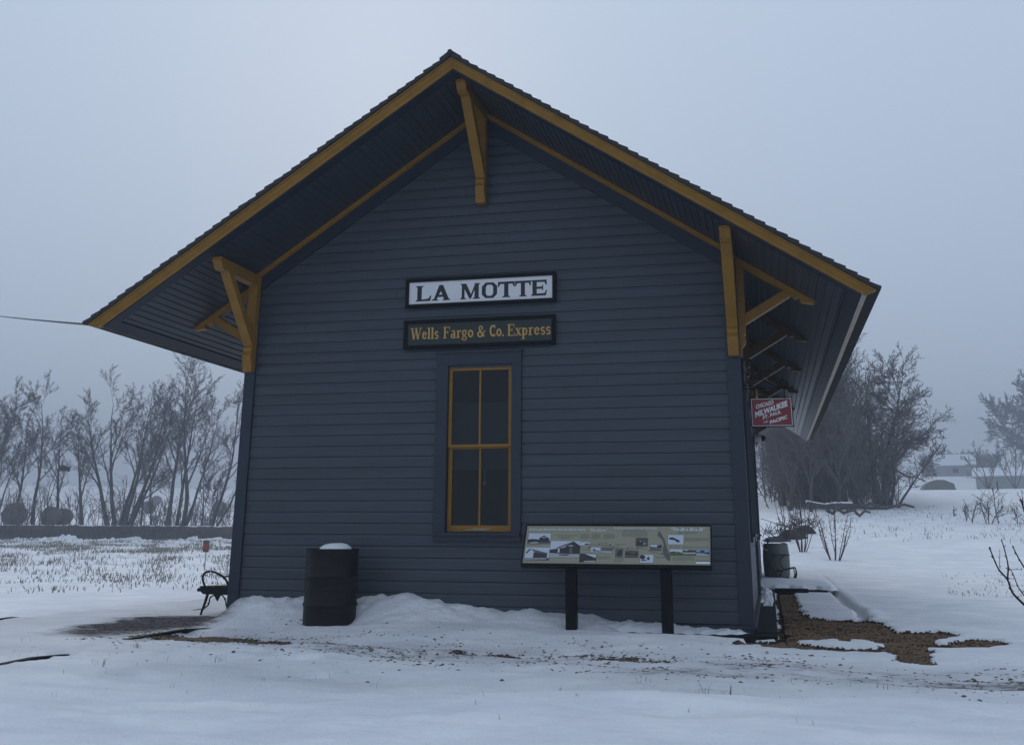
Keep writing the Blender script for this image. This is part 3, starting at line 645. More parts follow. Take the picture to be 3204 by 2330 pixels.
# condensed slab-serif lettering drawn from strokes
def arc(cx, cy, rx, ry, a0, a1, n=9): return [(cx+rx*math.cos(rad(a0+(a1-a0)*k/n)), cy+ry*math.sin(rad(a0+(a1-a0)*k/n))) for k in range(n+1)]
def glyph(c):
    t = .13; s = .055        # heavy and thin stroke widths; x-height .66
    V = lambda x, a, b, w_=t: ('s', [(x, a), (x, b)], w_)
    sf = lambda x, y, w_=.27: ('s', [(x-w_/2, y), (x+w_/2, y)], s)
    D = {
     'W': (1.0, [('s',[(.14,1),(.32,0)],t),('s',[(.32,0),(.50,.9)],s),('s',[(.48,1),(.68,0)],t),('s',[(.68,0),(.88,1)],s),sf(.14,.975),sf(.5,.975,.2),sf(.88,.975,.22)]),
     'e': (.46, [('s',arc(.23,.33,.15,.27,20,330,14),t*.85),('s',[(.12,.37),(.36,.37)],s),('s',[(.37,.37),(.37,.44)],.1)]),
     'l': (.30, [V(.15,0,1),sf(.15,.03),('s',[(.03,.975),(.16,.975)],s)]),
     's': (.40, [('s',arc(.20,.47,.11,.15,20,230,9)+arc(.20,.18,.12,.15,60,-150,9),t*.8)]),
     'F': (.56, [V(.15,0,1),sf(.15,.03),('s',[(.02,.97),(.50,.97)],s),('s',[(.50,1),(.50,.74)],s),('s',[(.15,.52),(.38,.52)],s),('s',[(.38,.40),(.38,.64)],s)]),
     'a': (.46, [V(.32,.05,.5),('s',arc(.22,.5,.11,.13,0,160,7),t*.7),('s',arc(.20,.18,.12,.15,60,320,10),t*.8),('s',[(.32,.04),(.44,.04)],s)]),
     'r': (.40, [V(.14,0,.64),sf(.14,.03),('s',[(.02,.62),(.15,.62)],s),('s',arc(.28,.48,.12,.13,150,40,6),t*.7)]),
     'g': (.46, [('s',arc(.21,.42,.13,.2,0,360,14),t*.75),('s',[(.30,.58),(.44,.62)],s),('s',arc(.22,-.06,.16,.15,90,-250,14),t*.6),('s',[(.12,.2),(.2,.12)],s)]),
     'o': (.46, [('s',arc(.23,.33,.15,.27,0,360,16),t*.9)]),
     '&': (.72, [('s',arc(.30,.77,.12,.17,-60,250,10),t*.7),('s',arc(.27,.25,.19,.21,100,330,10),t*.9),('s',[(.20,.62),(.58,.03)],t*.9),('s',[(.60,.50),(.47,.16)],s),sf(.60,.5,.2)]),
     'C': (.56, [('s',arc(.29,.5,.19,.43,50,310,16),t),('s',[(.46,1),(.46,.7)],s),('s',[(.46,.0),(.46,.25)],s)]),
     '.': (.20, [('s',[(.10,.0),(.10,.14)],.14)]),
     'E': (.60, [V(.16,0,1),('s',[(.02,.97),(.52,.97)],s),('s',[(.52,1),(.52,.74)],s),('s',[(.02,.03),(.54,.03)],s),('s',[(.54,.0),(.54,.28)],s),('s',[(.16,.5),(.38,.5)],s),('s',[(.38,.38),(.38,.62)],s)]),
     'x': (.46, [('s',[(.10,.62),(.38,.03)],t*.9),('s',[(.37,.62),(.10,.03)],s),sf(.10,.62,.2),sf(.37,.62,.18),sf(.10,.03,.18),sf(.38,.03,.2)]),
     'p': (.50, [V(.14,-.3,.64),sf(.14,-.28),('s',[(.02,.62),(.15,.62)],s),('s',arc(.25,.33,.14,.27,140,-140,12),t*.8)]),
    }
    return D[c]
def stroke_word(mb, word, x0, x1, z0, cap, y):
    w_ = 0; parts = []
    for c in word:
        a, g_ = glyph(c); parts.append((w_, g_)); w_ += a
    sc = (x1-x0)/w_; q = 0
    for off, g_ in parts:
        for _, pts, wd_ in g_:
            q += 1; yy = y-.00015*(q % 8)
            P = [(x0+(off+a)*sc, z0+b*cap) for a, b in pts]
            hw_x = wd_*cap*.55; vs = []
            for i, p in enumerate(P):
                a = P[max(i-1, 0)]; b = P[min(i+1, len(P)-1)]; dx, dz = b[0]-a[0], b[1]-a[1]; L = math.hypot(dx, dz) or 1
                nx_, nz_ = -dz/L, dx/L; vs += [(p[0]+nx_*hw_x, yy, p[1]+nz_*hw_x), (p[0]-nx_*hw_x, yy, p[1]-nz_*hw_x)]
            mb.add(vs, [(2*i, 2*i+1, 2*i+3, 2*i+2) for i in range(len(P)-1)])
for wd_, a, b in (('Wells',2.180,2.548),('Fargo',2.600,2.990),('&',3.030,3.145),('Co.',3.185,3.372),('Express',3.405,3.948)):
    mb = MB(); stroke_word(mb, wd_, a, b, 3.076, .142, -.0458); mb.build('lettering', M['gold'], s2)

# hanging railway sign and its scroll bracket
sb = root('scroll_bracket', (6.13, .5, 2.44), 'black wrought iron scroll bracket fixed to the side of the station corner', 'sign bracket')
curves = [[(6.136,2.806),(6.136,2.40)], [(6.13,2.44),(6.688,2.439)],
 [(6.14,2.469),(6.145,2.497),(6.137,2.56),(6.13,2.661),(6.145,2.757),(6.203,2.784),(6.247,2.744),(6.236,2.705),(6.198,2.702),(6.185,2.726),(6.21,2.745)],
 [(6.141,2.68),(6.165,2.63),(6.211,2.60),(6.28,2.57),(6.348,2.548),(6.456,2.488),(6.53,2.462),(6.61,2.446)],
 [(6.14,2.50),(6.158,2.477),(6.213,2.471),(6.245,2.50),(6.250,2.54),(6.219,2.566),(6.181,2.558),(6.173,2.53),(6.185,2.505),(6.215,2.51)],
 [(6.367,2.548),(6.351,2.596),(6.382,2.643),(6.438,2.651),(6.454,2.612),(6.424,2.579),(6.397,2.595),(6.408,2.623)],
 [(6.610,2.446),(6.640,2.483),(6.633,2.521),(6.588,2.537),(6.563,2.504),(6.585,2.484),(6.613,2.498)],
 [(6.28,2.57),(6.30,2.60),(6.34,2.59),(6.33,2.56)]]
def smooth_pts(P, k=4):
    out = []
    for i in range(len(P)-1):
        p0 = P[max(i-1, 0)]; p1 = P[i]; p2 = P[i+1]; p3 = P[min(i+2, len(P)-1)]
        for j in range(k):
            t = j/k
            out.append(tuple(.5*((2*b)+(-a+c_)*t+(2*a-5*b+4*c_-d_)*t*t+(-a+3*b-3*c_+d_)*t**3) for a, b, c_, d_ in zip(p0, p1, p2, p3)))
    return out+[P[-1]]
for i, P in enumerate(curves):
    mb = MB(); pts = P if i < 2 else smooth_pts(P); mb.tube([(a, .5, b) for a, b in pts], .0075 if i < 2 else .006, 6)
    mb.build('bar' if i < 2 else 'scroll', M['black'], sb)
hs = root('hanging_railway_sign', (6.445, .5, 2.0), 'red enamel sign reading Chicago Milwaukee St. Paul and Pacific, hanging by two hooks', 'sign')
mb = MB(); mb.box((6.205, .487, 1.992), (6.682, .513, 2.330)); mb.build('frame', M['blackframe'], hs, bevel=.003)
mb = MB(); mb.box((6.217, .4845, 2.004), (6.670, .4865, 2.318)); mb.build('border', M['enwhite'], hs)
mb = MB(); mb.box((6.224, .4815, 2.011), (6.663, .4840, 2.311)); mb.build('board', M['red'], hs)
ly = .4808
def shear_fn(xa, za, xb, zb):      # baseline rises to the right
    return lambda a, b: (a, ly, b+(a-xa)/(xb-xa)*(zb-za))
mb = MB(); put_text(mb, 'CHICAGO', shear_fn(6.268, 0, 6.470, .052), 6.268, 6.470, 2.200, 2.250, .03, .0); mb.build('lettering', M['enwhite'], hs)
mb = MB(); put_text(mb, 'MILWAUKEE', shear_fn(6.256, 0, 6.626, .125), 6.256, 6.626, 2.100, 2.168, .045, 0); mb.build('lettering', M['enwhite'], hs)
mb = MB(); put_text(mb, 'ST. PAUL', shear_fn(6.337, 0, 6.550, .068), 6.337, 6.550, 2.078, 2.118, .03, 0); mb.build('lettering', M['enwhite'], hs)
mb = MB(); put_text(mb, 'PACIFIC', shear_fn(6.417, 0, 6.613, .058), 6.417, 6.613, 2.024, 2.066, .04, 0); mb.build('lettering', M['enwhite'], hs)
mb = MB(); put_text(mb, 'AND', shear_fn(6.345, 0, 6.397, .014), 6.345, 6.397, 2.032, 2.058, .0, .0)
mb.build('lettering', M['enwhite'], hs)
for hx, m_ in ((6.285, M['gold']), (6.600, M['black'])):
    mb = MB(); mb.tube([(hx, .5, 2.432), (hx, .5, 2.39), (hx+.008, .5, 2.375), (hx, .5, 2.36), (hx, .5, 2.325)], .005, 6)
    mb.box((hx-.012, .476, 2.315), (hx+.012, .52, 2.345)); mb.build('hook', m_, hs)

# ------------------------------------------------------------------ interpretive panel
ip = root('interpretive_panel', (4.73, -.5, -.22), 'long olive history panel tilted on two black posts beside the wall', 'information panel')
TLp = Vector((3.72, -.35, .89)); Vp = Vector((0, -.27, -.43)); PN = Vector((0, -.43, .27)).normalized()
def pf(h=0.0): return lambda u, v: tuple(TLp+Vector((u, 0, 0))+Vp*v+PN*h)
mb = MB(); f = lambda a, b, t: tuple(TLp+Vector((a, 0, 0))+Vp*b+PN*t)
mb.prism([(0, 0), (2.02, 0), (2.02, 1), (0, 1)], f, -.045, -.006)
for P in ([(0, 0), (2.02, 0), (2.02, .022), (0, .022)], [(0, .935), (2.02, .935), (2.02, 1), (0, 1)], [(0, .0225), (.012, .0225), (.012, .9345), (0, .9345)], [(2.008, .0225), (2.02, .0225), (2.02, .9345), (2.008, .9345)]):
    mb.prism(P, f, -.0059, .006)
mb.build('frame', M['blackframe'], ip)
for xp in (4.25, 5.26):
    mb = MB(); mb.box((xp-.06, -.55, -.5), (xp+.055, -.44, .50)); mb.build('post', M['blackframe'], ip, bevel=.004)
# graphic: one printed sheet; coordinates below were measured against a 2.04 wide panel
names = ['olive', 'oliveink', 'darkink', 'panelwhite', 'phsky', 'phdark', 'phmid', 'phsepia', 'phgrass', 'phblue', 'phroad', 'river']
mb = MB(); mi = {k: i for i, k in enumerate(names)}
def poly(m_, P, h): mb.cur = mi[m_]; fn = pf(h); mb.add([fn(u-.014, v) for u, v in P], [tuple(range(len(P)))[::-1]])
poly('olive', [(.026, .022), (2.022, .022), (2.022, .935), (.026, .935)], -.005)
hh = [0.0]
def photo(u0, v0, u1, v1, shapes, bgm):
    e = .006
    poly('darkink', [(u0-.003, v0-e), (u1+.003, v0-e), (u1+.003, v1+e), (u0-.003, v1+e)], -.0044)
    poly(bgm, [(u0, v0), (u1, v0), (u1, v1), (u0, v1)], -.0040)
    for k, (m_, P) in enumerate(shapes): poly(m_, [(u0+(u1-u0)*a, v0+(v1-v0)*b) for a, b in P], -.0036+.0003*k)
dep1 = [('phmid', [(0,.75),(1,.7),(1,1),(0,1)]), ('phdark', [(.5,.45),(.7,.2),(.95,.5),(.95,.85),(.5,.85)]), ('phdark', [(0,.6),(.2,.55),(.5,.6),(.5,.8),(0,.85)]), ('phroad', [(.1,.9),(.4,.82),(.5,.95),(.1,.98)]), ('phsky', [(.62,.38),(.8,.38),(.8,.44),(.62,.44)])]
dep2 = [('phmid', [(.2,.1),(.95,.45),(.9,.55),(.4,.4)]), ('phdark', [(.02,.45),(.18,.08),(.22,.15),(.08,.5)]), ('phdark', [(.35,.4),(.92,.52),(.92,.82),(.35,.82)]), ('phdark', [(0,.85),(1,.82),(1,1),(0,.98)]), ('phroad', [(0,.88),(.95,.84),(.9,.93),(0,.96)])]
dep3 = [('phmid', [(.2,.42),(.76,.02),(.82,.08),(.3,.46)]), ('phdark', [(.50,.35),(.78,.04),(1,.3),(1,.8),(.50,.8)]), ('phdark', [(0,.55),(.5,.4),(.5,.8),(0,.75)]), ('phroad', [(0,.78),(1,.8),(1,1),(0,.97)]), ('phmid', [(.66,.42),(.74,.42),(.76,.75),(.66,.75)]), ('phsky', [(.62,.28),(.76,.28),(.76,.33),(.62,.33)]), ('phsky', [(.27,.5),(.32,.45),(.33,.72),(.27,.72)]), ('phdark', [(.35,.84),(.7,.82),(.6,.9),(.3,.9)])]
photo(.055, .205, .304, .463, dep1, 'phsky'); photo(.042, .549, .309, .852, dep2, 'phsky'); photo(.312, .389, .640, .778, dep3, 'phsky')
photo(.642, .412, .742, .512, [('phdark', [(.35,.7),(.6,.35),(.95,.4),(.95,.7)]), ('phroad', [(0,.7),(1,.72),(1,1),(0,1)])], 'phsky')
photo(.761, .536, .863, .649, [('phmid', [(.1,.8),(.3,.2),(.6,.7),(.9,.6),(.9,.9)])], 'phsky'); photo(.875, .553, .991, .673, [('phroad', [(0,.5),(1,.6),(1,1),(0,1)])], 'phmid')
photo(.645, .69, .82, .887, [('phsky', [(.3,.02),(1,.05),(.98,.5)]), ('phroad', [(.3,.85),(.95,.8),(1,1),(.25,1)])], 'phdark')
photo(1.027, .571, 1.104, .762, [('phdark', [(.2,.8),(.4,.2),(.9,.15),(.8,.9)])], 'phmid'); photo(1.13, .617, 1.268, .769, [('phdark', [(0,.3),(.25,.2),(.5,.5),(.9,.3),(1,.6),(0,.6)])], 'phsepia')
photo(1.238, .308, 1.364, .499, [('phdark', [(0,.9),(.2,.4),(.5,.3),(.55,.9)]), ('phroad', [(.28,.35),(.45,.4),(.4,.55)]), ('phroad', [(.68,.6),(.8,.6),(.8,.8),(.68,.8)])], 'phsepia')
photo(1.394, .467, 1.51, .602, [('phmid', [(0,.3),(.5,.4),(1,.8),(1,1),(0,1)]), ('phdark', [(.6,.1),(1,0),(1,.7),(.6,.5)])], 'phsky')
photo(1.288, .698, 1.429, .885, [('phdark', [(0,.1),(.15,.0),(.38,.15),(.4,.4),(.25,.6),(.02,.5)]), ('phdark', [(.5,.45),(.65,.2),(.75,.6),(.6,.7)]), ('phmid', [(.1,.6),(.5,.6),(.5,.75),(.1,.8)])], 'phsky')
photo(1.578, .229, 1.741, .453, [('phdark', [(.05,.3),(.3,.25),(.5,.4),(.7,.55),(.8,.75),(.6,.8),(.4,.55),(.1,.5)])], 'phsky')
photo(1.60, .566, 1.733, .709, [('phgrass', [(0,.62),(1,.6),(1,1),(0,1)]), ('phdark', [(0,.45),(.3,.35),(.9,.5),(.9,.62),(0,.6)]), ('phroad', [(.4,.3),(.6,.3),(.6,.5),(.4,.5)])], 'phsky')
photo(1.738, .563, 1.869, .706, [('phdark', [(0,.2),(.3,.3),(.5,.1),(1,.2),(1,.5),(0,.5)]), ('phgrass', [(0,.8),(1,.75),(1,1),(0,1)])], 'phroad')
photo(1.874, .569, 2.006, .709, [('phdark', [(.3,.15),(.65,.15),(.65,.5),(.3,.5)]), ('phroad', [(0,.55),(1,.6),(1,1),(0,1)]), ('phdark', [(.0,.4),(.5,.5),(1,.4),(1,.8),(.5,.6),(0,.6)])], 'phblue')
poly('darkink', [(1.872, .82), (2.014, .82), (2.014, .842), (1.872, .842)], -.0042); poly('panelwhite', [(1.872, .842), (2.014, .842), (2.014, .895), (1.872, .895)], -.0042)
rp = random.Random(9)
def para(u0, v0, u1, v1, nl, center=False, m_='oliveink'):
    for i in range(nl):
        v = v0+(v1-v0)*(i+.1)/nl; hgt_ = (v1-v0)/nl*.5; a, b = u0, u1
        if i == nl-1: b = u0+(u1-u0)*.7
        b -= rp.uniform(0, .06)*(u1-u0)
        if center: c_ = rp.uniform(0, .12)*(u1-u0); a, b = u0+c_, u1-c_
        u = a
        while u < b-.004:
            e = min(b, u+rp.uniform(.008, .03)); poly(m_, [(u, v), (e, v), (e, v+hgt_), (u, v+hgt_)], -.0043); u = e+.004
for a in ((.633, .213, .735, .348, 8), (.755, .211, .858, .346, 8), (.884, .21, 1.011, .344, 8), (1.755, .294, 2.007, .385, 5), (1.628, .738, 1.858, .84, 6), (.824, .742, .985, .823, 5), (1.021, .775, 1.122, .89, 6), (.055, .478, .29, .50, 1), (.035, .865, .30, .885, 1), (.375, .795, .56, .812, 1), (1.64, .86, 1.86, .875, 1)): para(*a)
para(1.072, .112, 1.373, .285, 6, True)
route = [(.743,.544),(.753,.496),(.783,.469),(.815,.5),(.85,.468),(.9,.488),(.93,.48),(.973,.492),(1.005,.566),(1.059,.539),(1.102,.557),(1.133,.583),(1.167,.537),(1.21,.541),(1.246,.58),(1.287,.54),(1.324,.566),(1.36,.565),(1.396,.63),(1.444,.642),(1.527,.693)]
for (a, b), (c_, d_) in zip(route[:-1], route[1:]):
    L = math.hypot(c_-a, (d_-b)*.5); nx_, nz_ = -(d_-b)*.5/L*.0028, (c_-a)/L*.0056
    poly('river', [(a+nx_, b+nz_), (c_+nx_, d_+nz_), (c_-nx_, d_-nz_), (a-nx_, b-nz_)], -.0041)
for u, v in ((.735, .548), (.845, .464), (.965, .478), (1.005, .53), (1.155, .56), (1.255, .545), (1.523, .67)): poly('letterblack' if 0 else 'darkink', [(u-.007, v-.014), (u+.007, v-.014), (u+.007, v+.014), (u-.007, v+.014)], -.0034)
RV = [(1.439,.136),(1.485,.13),(1.503,.189),(1.547,.363),(1.563,.482),(1.58,.614),(1.608,.743),(1.605,.839),(1.576,.827),(1.54,.719),(1.524,.588),(1.534,.456),(1.517,.35),(1.462,.23)]
for k in range(6): poly('river', [RV[k+1], RV[k+2], RV[12-k], RV[13-k]] if k < 6 else [], -.0040-.00005*k)
mb.cur = mi['panelwhite']
tf = lambda h: (lambda a, b: tuple(TLp+Vector((a-.014, 0, 0))+Vp*(1-b)+PN*h))
for m_, h, off in (('darkink', -.0043, .0016), ('panelwhite', -.0036, 0)):
    mb.cur = mi[m_]
    for txt, u0, v0, u1, v1, bo in (("Iowa's Last Remaining Narrow Gauge Depot", .051, .085, .686, .150, .02), ('\u201cThe Gauge\u201d', .726, .096, .923, .170, .02), ("The Bellevue Cascade or Iowa's Slim Princess", .984, .047, 1.463, .098, .01), ('\u201cThe 36 x 36 x 36\u201d', 1.602, .053, 1.971, .135, .02)):
        put_text(mb, txt, tf(h), u0+off, u1+off, 1-v1-off*2, 1-v0-off*2, bo, .35)
mb.cur = mi['darkink']
for txt, u0, v0, u1, v1, it in (('1936   End of an Era', 1.68, .160, 1.89, .200, .3), ('The Chicago, Milwaukee & St. Paul', .349, .243, .593, .272, 0), ('Narrow Gauge Depot', .39, .28, .545, .308, 0), ('LaMotte, Iowa', .42, .316, .515, .342, 0),
                            ('CASCADE', .66, .575, .735, .60, 0), ('FILLMORE', .85, .425, .935, .445, 0), ('BERNARD', .89, .515, .975, .535, 0), ('WASHINGTON', 1.015, .45, 1.13, .47, 0), ('MILLS', 1.015, .495, 1.065, .515, 0), ('LA MOTTE', 1.26, .51, 1.345, .53, 0), ('ZWINGLE', 1.15, .585, 1.22, .605, 0), ('BELLEVUE', 1.46, .745, 1.545, .775, 0), ('36 miles   Bellevue to Cascade', 1.594, .50, 2.007, .524, 0)):
    put_text(mb, txt, tf(-.0035), u0, u1, 1-v1, 1-v0, 0, it)
mb.build('printed_graphic', [M[k] for k in names], ip)

# ------------------------------------------------------------------ drum with snow
drum = root('steel_drum', (1.50, -.50, -.24), 'black rusted steel drum topped with snow standing against the front wall', 'trash barrel')
mb = MB(); R0 = .2925
pr = [(0, 0), (R0, 0), (R0+.004, .012), (R0, .025), (R0, .255), (R0+.006, .268), (R0+.014, .285), (R0+.006, .302), (R0, .315), (R0, .555), (R0+.006, .568), (R0+.014, .585), (R0+.006, .602), (R0, .615), (R0, .845), (R0+.004, .858), (R0+.008, .870), (R0+.004, .880), (R0-.008, .880), (R0-.012, .862), (0, .860)]
TILT = .012
mb.lathe(pr, (1.50, -.50, -.26), 64)
mb.build('drum_body', M['drum'], drum, smooth=True).modifiers.new('es', 'EDGE_SPLIT').split_angle = rad(50)
snow_d = MB(); cap = [(0, .075), (.07, .073), (.125, .060), (.165, .035), (.185, .006), (.188, -.02), (0, -.02)]
snow_d.lathe(cap, (0, 0, 0), 40)
rn = random.Random(4)
snow_d.v = [(1.535+x*1.02+.006*math.sin(7*y+2), -.52+y*.98, .606+z*(1+.06*math.sin(9*x+3*y))) for x, y, z in snow_d.v]
o = snow_d.build('snow_heap', M['snowcap'], None, smooth=True); tag(o, 'rounded cap of snow lying on the lid of the steel drum', 'snow heap')

# ------------------------------------------------------------------ timber curb round the station, snow lying on it
mb = MB(); mb.box((1.5, -.36, -.50), (6.36, -.040, -.205)); mb.box((6.131, -.0395, -.50), (6.36, 8.2, -.195))
o = mb.build('timber_curb', M['timber'], None, bevel=.01); tag(o, 'tar-black timber curb along the foot of the station wall', 'curb')
mb = MB(); mb.box((6.36, 8.25, -.5), (6.95, 8.5, -.14)); mb.box((5.9, 8.505, -.5), (7.3, 13.9, -.17))
o = mb.build('timber_step', M['timber'], None, bevel=.01); tag(o, 'low black timber step at the far end of the gravel strip', 'step')
def heap(name, cx, cy, lx, ly, h, z, label, seed, cat='snow heap', flat=.5, res=28):
    vs = []; fs = []; rr = random.Random(seed); ph = [rr.uniform(0, 6) for _ in range(6)]
    for j in range(res+1):
        for i in range(res+1):
            a = i/res*2-1; b = j/res*2-1; r = max(abs(a), abs(b)); ed = max(0, 1-r**5)
            k = 1+.10*math.sin(a*5+ph[0])+.10*math.sin(b*6+ph[1])+.05*math.sin(a*13+b*7+ph[2])
            xx = cx+a*lx/2*(1+.04*math.sin(b*9+ph[3])); yy = cy+b*ly/2*(1+.05*math.sin(a*lx*7+ph[4])+.03*math.sin(a*lx*19+ph[5]))
            vs.append((xx, yy, z+(h*k*(ed**flat) if r < 1 else -.01)))
    n_ = res+1
    for j in range(res):
        for i in range(res): fs.append((j*n_+i, j*n_+i+1, (j+1)*n_+i+1, (j+1)*n_+i))
    m2 = MB(); m2.add(vs, fs); o = m2.build(name, M['snowcap'], None, smooth=True); return tag(o, label, cat)
# wedge of snow on the curb against the wall, thinning to the corner
mb = MB(); vs = []; fs = []; nxx = 240; nyy = 10
for i in range(nxx+1):
    x = 4.0+(6.085-4.0)*i/nxx
    t = float(np.interp(x, [p[0] for p in ST], [p[1] for p in ST]))+.012*float(vnoise(x, 0, 6, 3))+.022*float(vnoise(x, 0, 17, 5))+.012*float(vnoise(x, 0, 40, 9))
    fr_y = -.33-.03*float(vnoise(x, 0, 3, 1))-.015*float(vnoise(x, 0, 12, 2))
    if x > 5.75: fr_y *= 1-.75*((x-5.75)/.335)**2; t = t-(t+.205)*.75*((x-5.75)/.335)**3
    for j in range(nyy+1):
        s_ = j/nyy; y = -.0375+(fr_y+.0375)*s_
        zz = -.203+(t+.203)*((1-s_**2.2)*.75+.25*(1-s_**9))
        vs.append((x, y, zz+.004*math.sin(x*37+j)))
for i in range(nxx):
    for j in range(nyy): fs.append((i*(nyy+1)+j, (i+1)*(nyy+1)+j, (i+1)*(nyy+1)+j+1, i*(nyy+1)+j+1))
mb.add(vs, fs); o = mb.build('snow_ledge', M['snowcap'], None, smooth=True); tag(o, 'wedge of old snow lying on the curb against the front wall', 'snow heap')
for i, (cx, cy, lx, ly, h, z) in enumerate(((6.235, 5.6, .20, 1.2, .06, -.197), (6.22, 7.1, .20, 1.3, .09, -.197), (6.25, 4.5, .14, .5, .04, -.197))):
    heap('snow_heap', cx, cy, lx, ly, h, z, ['melting snow patch on the side curb, middle of three', 'larger snow patch on the side curb nearest the rain barrel', 'smallest snow patch on the side curb, nearest the corner'][i], i+3)
heap('snow_heap', 6.75, 10.4, 1.5, 3.4, .09, -.171, 'wide sheet of snow lying on the timber step by the rain barrel', 9)

# left platform timbers
def timber(name, P, w_, z0, z1, label, taper=0):
    m2 = MB()
    for (ax, ay), (bx_, by) in zip(P[:-1], P[1:]):
        pass
    pts = P; L = []
    for i, p in enumerate(pts):
        a = pts[max(0, i-1)]; b = pts[min(len(pts)-1, i+1)]; dx, dy = b[0]-a[0], b[1]-a[1]; l = math.hypot(dx, dy); L.append((-dy/l*w_/2, dx/l*w_/2))
    vs = []; fs = []
    for i, ((x, y), (ox, oy)) in enumerate(zip(pts, L)):
        zq = z1-taper*(i == 0)-.5*taper*(i == len(pts)-1); vs += [(x+ox, y+oy, z0), (x-ox, y-oy, z0), (x-ox, y-oy, zq), (x+ox, y+oy, zq)]
    for i in range(len(pts)-1):
        for k in range(4): fs.append((4*i+k, 4*i+(k+1) % 4, 4*i+4+(k+1) % 4, 4*i+4+k))
    fs += [(3, 2, 1, 0), tuple(4*(len(pts)-1)+k for k in range(4))]; m2.add(vs, fs)
    return tag(m2.build(name, M['timber'], None), label, 'edging timber', 'timbers edging the platform')
timber('edging_timber', [(.31, -.85), (.28, -1.5), (.22, -2.55)], .05, -.32, H(.27, -1.6)+.018, 'dark edging timber beside the wet planks, ending at the brown gravel', .035)
timber('edging_timber', [(.36, -3.4), (.42, -4.0), (.50, -4.7), (.56, -5.3)], .06, -.34, H(.42, -4.1)+.016, 'long dark edging timber emerging from snow on the left of the lawn', .035)
timber('edging_timber', [(-2.60, -.1), (-2.59, -.5), (-2.62, -1.6)], .06, -.36, H(-2.6, -.6)+.012, 'thin dark edging timber at the far side of the platform, half lost in snow', .035)
timber('edging_timber', [(-1.34, 2.1), (-1.32, 1.67), (-1.20, 0), (-1.16, -.8)], .035, -.32, H(-1.25, .4)-.010, 'wet edging timber crossing the platform snow behind the bare patch', .035)

# ------------------------------------------------------------------ cast iron bench on the left
lb = root('garden_bench', (-.45, 1.2, -.22), 'black cast iron bench with scrolled arm behind the left corner of the station', 'bench', 'garden benches')
def end_frame(par, yy):
    mb = MB(); T = lambda P, r, k=4: mb.tube([(a, yy, b) for a, b in smooth_pts(P, k)], r, 7)
    T([(-.683,.114),(-.729,.206),(-.723,.273),(-.674,.305),(-.597,.308),(-.518,.281),(-.437,.238),(-.387,.189),(-.362,.123)], .014)
    T([(-.438,.245),(-.400,.250),(-.365,.262),(-.325,.278),(-.27,.30)], .010)
    mb.build('armrest', M['black'], par)
    mb = MB(); mb.prism([(-.795,.083),(-.785,.105),(-.759,.112),(-.70,.116),(-.30,.132),(-.22,.14),(-.22,.05),(-.30,.030),(-.70,.035),(-.742,.068),(-.78,.064)], lambda a, b, t: (a, yy+t, b), -.014, .014)
    mb.prism([(-.555,.032),(-.46,.03),(-.501,-.045)], lambda a, b, t: (a, yy+t, b), -.012, .012)
    mb.build('seat_rail', M['black'], par)
    for P in ([(-.643,.042),(-.66,-.03),(-.685,-.113),(-.712,-.19),(-.728,-.285)], [(-.30,.04),(-.28,-.06),(-.262,-.16),(-.25,-.26)]):
        mb = MB(); pp = smooth_pts(P, 3); mb.tube([(a, yy, b) for a, b in pp], [.02-.008*i/len(pp) for i in range(len(pp))], 7); mb.build('leg', M['black'], par)
    mb = MB(); T = lambda P, r, k=4: mb.tube([(a, yy, b) for a, b in smooth_pts(P, k)], r, 6)
    T([(-.535,.03),(-.58,.012),(-.611,-.018),(-.612,-.06),(-.63,-.10),(-.69,-.14)], .009); T([(-.45,.03),(-.41,-.0),(-.386,-.041),(-.372,-.096),(-.34,-.14),(-.27,-.18)], .009)
    for a, b in ((-.598, -.0), (-.622, -.075), (-.395, -.02), (-.371, -.09)):
        m3 = MB(); m3.lathe([(0, -.014), (.012, -.008), (.014, 0), (.012, .008), (0, .014)], (a, yy, b), 8); mb.add(m3.v, m3.f)
    mb.build('scroll_brace', M['black'], par)
    mb = MB(); mb.tube([(-.22, yy, .08), (-.15, yy, .35), (-.10, yy, .62)], .016, 7); mb.build('back_post', M['black'], par)
end_frame(lb, .6)
end_frame(lb, 1.75)
mb = MB()
for k in range(5): mb.box((-.77+k*.105, .615, .113+k*.005), (-.69+k*.105, 1.735, .131+k*.005))
mb.build('seat', M['black'], lb)
mb = MB()
for k in range(4):
    z_ = .25+k*.1; x_ = -.185+.037*k; mb.box((x_-.012, .6, z_), (x_+.008, 1.75, z_+.07))
mb.build('backrest', M['black'], lb)
# wire-thin bench on the right in front of the rain barrel
rb = root('garden_bench', (6.6, 12.6, -.2), 'slender iron bench standing on snow in front of the grey rain barrel', 'bench', 'garden benches')
for yy in (12.35, 12.75):
    def RT(nm, P, r, m_=M['iron']):
        mb = MB(); mb.tube([(a, yy, b) for a, b in (smooth_pts(P, 3) if len(P) > 2 else P)], r, 6); mb.build(nm, m_, rb)
    RT('back_post', [(6.258,.371),(6.335,.20),(6.412,.021)], .016)
    RT('back_scroll', [(6.425,.364),(6.352,.273),(6.369,.143),(6.496,.047)], .010); RT('back_scroll', [(6.624,.358),(6.536,.292),(6.522,.194),(6.589,.072)], .010)
    RT('seat_rail', [(6.395,.021),(6.57,.048),(6.72,.085),(6.813,.103),(6.837,.085),(6.854,-.03),(6.786,-.215)], .013)
    RT('leg', [(6.419,.013),(6.413,-.235)], .015); RT('brace', [(6.553,.031),(6.477,-.116),(6.413,-.222)], .011)
    RT('brace', [(6.458,-.165),(6.527,-.115),(6.627,-.106),(6.708,-.121),(6.786,-.176)], .010); RT('leg', [(6.795,.083),(6.821,-.03),(6.771,-.19)], .011)
